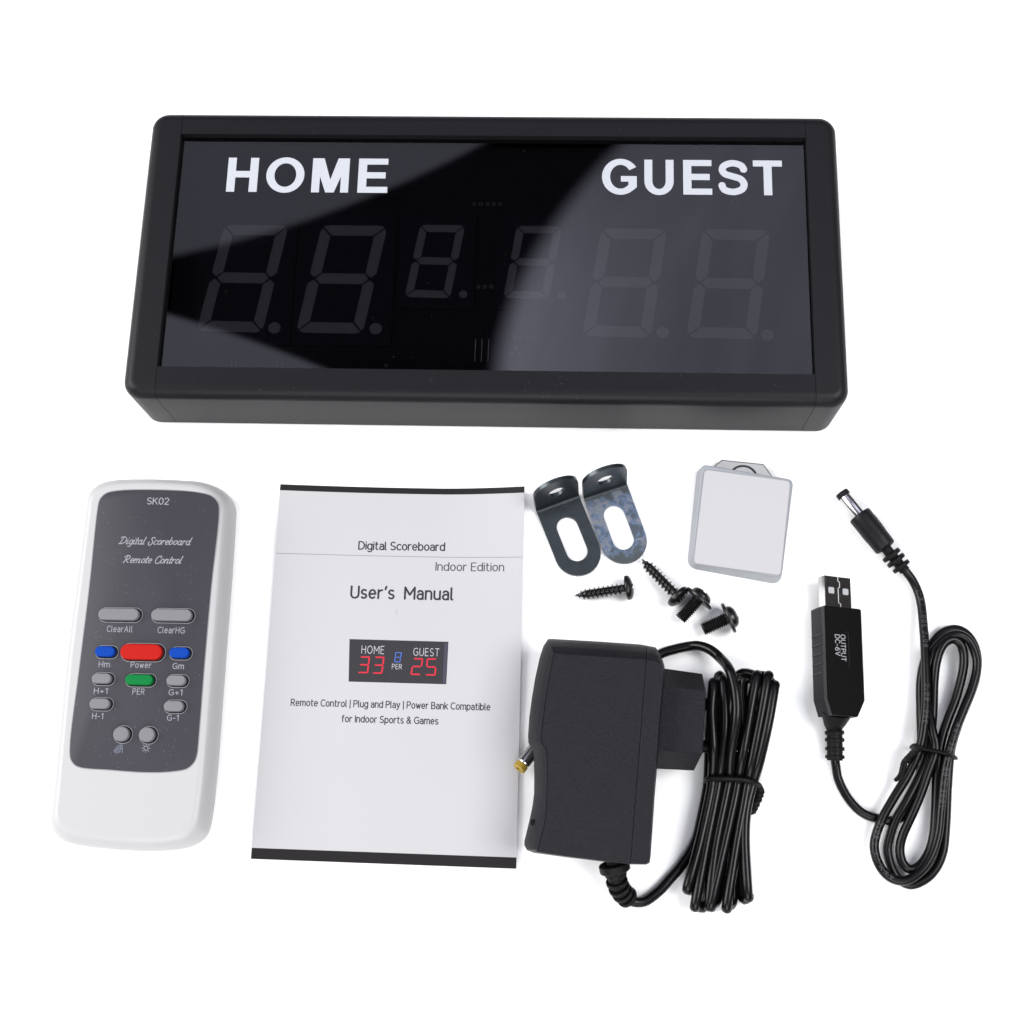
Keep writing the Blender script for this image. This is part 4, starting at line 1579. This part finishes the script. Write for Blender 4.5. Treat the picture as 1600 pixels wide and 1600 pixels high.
mb.part('twisted_tail', 'tie_black', tie)

# ------------------------------------------------------------------ usb cable
uroot = W(1310, 1040, 0)
usb = thing('usb_power_cable', 'black coiled cable with a metal USB plug module and a barrel plug', 'cable', uroot)
# module frame: y along its length (towards the plug), rolled so that its left flank shows
p_t, p_b = W(1311, 950, .0105), W(1317, 1120, .0105)
uy = (p_t - p_b); uy.z = 0
mlen = uy.length
uy.normalize()
roll = radians(21)
ux0 = Vector((uy.y, -uy.x, 0))
ux = ux0 * cos(roll) - Z * sin(roll)
uz = ux0 * sin(roll) + Z * cos(roll)
HWm, HTm = .0083, .0052
mc = p_b.lerp(p_t, .5) - uz * .0003
mc = Vector((mc.x, mc.y, HWm * sin(roll) + HTm * cos(roll) + .0001)) + ux0 * -.0008


def UP(x, y, z):
    return mc + ux * x + uy * y + uz * z


hl2 = mlen / 2
ol = roundpoly([(-HWm + .0019, -hl2), (HWm - .0033, -hl2), (HWm, -hl2 + .0064), (HWm, hl2), (-HWm, hl2), (-HWm, -hl2 + .0062)], [.0004, .0004, .0006, .0009, .0009, .0006], 4)


def uslab(p, prof_):
    rings = [[UP(x, y, z) for x, y in inset(p, d)] for d, z in prof_]
    return loft(rings)


part('module_shell', *uslab(ol, [(.0010, -HTm), (.0002, -HTm + .0006), (0, -.0010), (0, HTm - .0022)]), 'module_side', usb, smooth=30)
part('module_rim', *uslab(ol, [(.00002, HTm - .0022), (.00002, HTm - .0004), (.0004, HTm - .0001)]), 'module_rim', usb, smooth=30)
mface = part('module_face', *uslab(ol, [(.0002, HTm - .0006), (.0002, HTm + .0001), (.00045, HTm + .00025)]), 'module_black', usb, smooth=0)
gp = MB()
for k in range(5):
    y = .0098 - .0037 * k
    gp.add(*tube([UP(-HWm - .00002, y, -HTm + .0012), UP(-HWm - .00006, y + .0003, HTm - .0021)], .00034, 8))
gp.part('grip_ribs', 'module_rim', usb)
for txt, x, wd in (('OUTPUT', -.0006, .0101), ('DC-6V', -.0031, .0080)):
    cy = -.5 * wd + .0100 if txt == 'OUTPUT' else -.5 * wd + .0098
    lettering(txt, wd, .0020, frame_map(UP(x, cy, HTm + .00025), -uy, ux, uz, .00006), weight=.13, track=.24).part('lettering', 'module_print', mface, smooth=0)
fr_ = MB()
for a, b in (((.0018, .0110), (.0018, -.0020)), ((.0004, .0112), (.0015, .0112)), ((.0008, -.0022), (.0015, -.0022))):
    fr_.add(*tube([UP(a[0], a[1], HTm + .0003), UP(b[0], b[1], HTm + .0003)], .00005, 5))
fr_.part('label_frame', 'module_rim', mface)
# plug shell with its seam and two contact windows
SW, SH, SLn = .0058, .00225, .0125
y0 = hl2
shell = part('usb_plug', *obox(UP(0, y0, 0), ux, uy, uz, (-SW, -.001, -SH), (SW, SLn, SH)), 'usb_shell', usb, smooth=0)
sm_ = MB()
zt_ = SH + .00005
sgs = [((.0001, SLn), (.0001, .0108)), ((.0001, .0108), (.0008, .0104)), ((.0008, .0104), (.0008, .0084)), ((.0008, .0084), (.0001, .0080)), ((.0001, .0080), (.0001, .0022)), ((.0001, .0022), (.0010, .0018)), ((.0010, .0018), (.0010, -.0004))]
for a, b in sgs:
    sm_.add(*tube([UP(a[0], y0 + a[1], zt_), UP(b[0], y0 + b[1], zt_)], .00016, 5))
sm_.part('plug_seam', 'usb_seam', shell)
for x in (-.0030, .0034):
    rp_ = roundpoly([(x - .0013, y0 + .0056), (x + .0013, y0 + .0056), (x + .0013, y0 + .0081), (x - .0013, y0 + .0081)], .0005, 4)
    part('contact_window', [UP(p[0], p[1], SH + .00007) for p in rp_], [tuple(range(len(rp_)))], 'usb_contact', shell, smooth=0)
part('plug_side_lit', [UP(-SW - .00005, y0, -SH + .0001), UP(-SW - .00005, y0 + SLn - .0001, -SH + .0001), UP(-SW - .00005, y0 + SLn - .0001, SH - .00005), UP(-SW - .00005, y0, SH - .00005)], [(0, 1, 2, 3)], 'chrome', shell, smooth=0)  # bright sheet paints the light on the left side of the same shell
part('plug_mouth', [UP(-SW + .0005, y0 + SLn + .00005, -SH + .0004), UP(SW - .0005, y0 + SLn + .00005, -SH + .0004), UP(SW - .0005, y0 + SLn + .00005, SH - .0004), UP(-SW + .0005, y0 + SLn + .00005, SH - .0004)], [(0, 1, 2, 3)], 'gap_dark', shell, smooth=0)
# strain relief boot of the module
sb = catmull([UP(-.0012, -hl2 + .002, 0)] + PT3([(1303.5, 1133, .0058), (1304, 1150, .0048), (1304.4, 1170, .0040), (1304.6, 1188, .0034)]), 10)
part('strain_relief', *tube(sb, [.0060 - .0030 * min(1, i / 14) for i in range(len(sb))], 16), 'tie_black', usb, smooth=60)
rb = MB()
for i in (17, 23, 30, 37):
    rb.add(*rib_at(sb, i, .0037, .0013))
rb.part('strain_relief_ribs', 'tie_black', usb, smooth=30)

UR = .00174
z1, z2, z3 = .0018, .0050, .0081
cab = [(1304.6, 1186, .0034), (1306, 1196, .0026), (1310.5, 1219, .0018), (1325, 1247, .0018), (1346, 1269, .0018), (1372, 1279, .0018), (1400, 1281, .0018)]
# run under the coil and up its left edge, then over the big outer loop
cab += [(1424, 1262, .0018), (1437, 1215, .0018), (1440, 1165, .0018), (1438.5, 1110, .0020), (1439, 1060, .0022), (1450, 1018, .0026), (1468, 992, .0030), (1490, 983, .0034), (1508, 989, .0038), (1521, 1006, .0040), (1527, 1030, .0040), (1524, 1060, .0040), (1514, 1090, .0042), (1499, 1126, .0046), (1488, 1160, .0050), (1483.5, 1185, .0050)]
# down the right side and round the lower loop
cab += [(1480, 1235, .0046), (1477.5, 1290, .0040), (1472, 1335, .0036), (1455, 1366, .0030), (1428, 1382, .0024), (1409, 1377, .0020), (1396, 1362, .0020), (1388, 1338, .0020), (1388, 1318, .0022), (1399, 1282, .0036), (1415, 1254, .0046), (1434, 1218, .0050), (1448, 1184, .0052)]
# up the inner left strand, over the inner loop
cab += [(1454.5, 1150, .0056), (1458, 1108, .0060), (1459.5, 1064, .0066), (1464, 1031, .0072), (1474, 1007, .0078), (1489, 999, .0078), (1501, 1007, .0074), (1506, 1026, .0068), (1504, 1051, .0062), (1494, 1090, .0056), (1481, 1124, .0054), (1472, 1152, .0056), (1466.5, 1182, .0058)]
# down the middle right strand, round the inner lower loop
cab += [(1463.5, 1215, .0054), (1462, 1262, .0048), (1459, 1303, .0044), (1451, 1332, .0042), (1437, 1352, .0040), (1421, 1358, .0040), (1409.5, 1346, .0040), (1406, 1326, .0042), (1411, 1304, .0050), (1424, 1275, .0060), (1437, 1245, .0066), (1450, 1208, .0070), (1462, 1170, .0076)]
# outer loop again, lying on the first one
cab += [(1456.5, 1140, .0078), (1449, 1095, .0060), (1449, 1055, .0052), (1457, 1021, .0056), (1474, 999.5, .0066), (1492, 991, .0078), (1509, 996, .0078), (1521, 1013, .0074), (1526.5, 1040, .0072), (1519, 1075, .0074), (1505, 1110, .0078), (1492, 1143, .0082), (1482, 1178, .0086)]
# right lower strand, the outer lower loop and out to the barrel plug
cab += [(1475, 1213, .0082), (1470, 1262, .0076), (1466, 1302, .0072), (1456, 1335, .0070), (1440, 1360, .0066), (1418, 1375, .0060), (1397, 1374, .0056), (1380, 1361, .0054), (1369, 1340, .0052), (1366.5, 1315, .0052), (1377.5, 1281, .0058), (1397, 1246, .0066), (1420, 1208, .0074), (1437, 1168, .0086),
        (1444, 1130, .0090), (1447, 1088, .0086), (1446, 1030, .0074), (1443, 980, .0056), (1438, 937, .0040), (1427, 909, .0038), (1412, 888.5, .0046)]
up_ = catmull(PT3(cab), 6)
part('cable', *tube(up_, UR, 12), 'cable_thin', usb, smooth=60)
# moulded print along the cable


def cable_text(txt, i0, size, m, rad, pth, lift=.00005, flip=False, name='cable_print'):
    """letters that follow the crest of the cable, one after the other from path index i0"""
    gl_, tot = layout(txt, .11, .62)
    acc = [0.0]
    for i in range(i0, min(len(pth) - 1, i0 + 160)):
        acc.append(acc[-1] + (pth[i + 1] - pth[i]).length)
    mb = MB()

    def at(s):
        for k in range(len(acc) - 1):
            if acc[k + 1] >= s:
                t = (s - acc[k]) / (acc[k + 1] - acc[k])
                return pth[i0 + k].lerp(pth[i0 + k + 1], t), (pth[i0 + k + 1] - pth[i0 + k]).normalized()
        return pth[i0 + len(acc) - 1], (pth[i0 + len(acc) - 1] - pth[i0 + len(acc) - 2]).normalized()
    for v_, f_ in gl_:
        pts = []
        for x, y in v_:
            s = x * size if not flip else (tot - x) * size
            p, t = at(s)
            side = Z.cross(t).normalized()
            upv = t.cross(side)
            w = (y - .5) * size * (1 if not flip else -1)
            a = w / rad
            pts.append(p + (side * sin(a) + upv * cos(a)) * (rad + lift))
        mb.add(pts, f_)
    mb.part(name, m, usb, smooth=0)


def near(px, py, z):
    q = W(px, py, z)
    return min(range(len(up_)), key=lambda i: (up_[i] - q).length)


cable_text('80°C 300V VW-1', near(1445, 1010, .0068), .0017, 'cable_print', UR, up_)
cable_text('300V 80°C', near(1438, 940, .0042) - 24, .0017, 'cable_print', UR, up_)
cable_text('AWM VW-1 80°C', near(1393, 1372, .0056), .0017, 'cable_print', UR, up_)
cable_text('80°C 300V', near(1482, 1178, .0086) + 4, .0017, 'cable_print', UR, up_)
cable_text('AWM 300V', near(1497, 1130, .0082), .0017, 'cable_print', UR, up_)

# barrel plug end
d0, d1 = W(1384, 856, .0056), W(1315.5, 770.5, .0046)
dd = (d1 - d0).normalized()
dl = (d1 - d0).length
part('plug_body', *lathe([(.0030, -.0003), (.0040, 0), (.0044, .0005), (.0045, dl * .20), (.00465, dl * .24), (.00465, dl * .52), (.0047, dl * .58), (.0044, dl * .60), (.0026, dl * .602)], d0, dd, 32), 'module_side', usb, smooth=40)
gr_ = MB()
for k in range(6):
    s = dl * (.30 + .032 * k)
    for sd_ in (-1, 1):
        a0 = 90 + sd_ * 48
        q = []
        side = dd.cross(Z).normalized()
        upv = side.cross(dd)
        for j in range(7):
            a = radians(a0 - 24 + 8 * j)
            q.append(d0 + dd * s + (side * cos(a) + upv * sin(a)) * .00466)
        gr_.add(*tube(q, .00022, 6))
gr_.part('grip_ridges', 'module_side', usb)
part('barrel', *lathe([(.0026, dl * .58), (.0026, dl * .93), (.0024, dl * .945)], d0, dd, 28), 'chrome', usb, smooth=30)
part('barrel_tip', *lathe([(.0020, dl * .935), (.00275, dl * .94), (.00275, dl * 1.0), (.0025, dl * 1.015), (.0014, dl * 1.015), (.0014, dl * .97)], d0, dd, 28), 'module_side', usb, smooth=30)
db = catmull([d0 + dd * .002] + PT3([(1390, 864, .0054), (1399, 874.5, .0050), (1408, 885, .0047), (1414, 892, .0046)]), 10)
part('plug_strain_relief', *tube(db, .0021, 14), 'tie_black', usb, smooth=50)
rb = MB()
for i in (13, 21, 30):
    rb.add(*rib_at(db, i, .0040 - .0002 * (i > 25), .0016))
rb.part('plug_strain_ribs', 'tie_black', usb, smooth=30)

# twist tie round the coil
t2_ = thing('twist_tie', 'black twist tie with a curled tail round the thin coiled USB cable', 'twist tie', W(1458, 1175, 0))
lp = PT3([(1426, 1167, .0060), (1430, 1164.5, .0098), (1441, 1169, .0114), (1455, 1172, .0112), (1468, 1174.5, .0110), (1481, 1178, .0108), (1490, 1182, .0080), (1492, 1184, .0040), (1485, 1182, .0008), (1460, 1177, .0006), (1438, 1172, .0006), (1427, 1169, .0020)])
part('loop', *tube(catmull(lp, 6, True), .00115, 10, True, flat=.65), 'tie_black', t2_)
mb = MB()
ax_ = catmull(PT3([(1437, 1168, .0116), (1430, 1174, .0110), (1422, 1182, .0100), (1415, 1190, .0094)]), 8)
for s_ in (0, pi):
    mb.add(*tube([p + Vector((cos(i * .8 + s_), sin(i * .8 + s_) * .4, sin(i * .8 + s_))) * .0008 for i, p in enumerate(ax_)], .0009, 8))
mb.add(*tube(catmull(PT3([(1416, 1188, .0094), (1411, 1192, .0088), (1409, 1200, .0080), (1406, 1211, .0070), (1399.5, 1219, .0040)]), 6), .0008, 8))
mb.add(*tube(catmull(PT3([(1415, 1190, .0094), (1414, 1199, .0090), (1410, 1212, .0078), (1406, 1222, .0072)]), 6), .0007, 8))
mb.part('twisted_tail', 'tie_black', t2_)
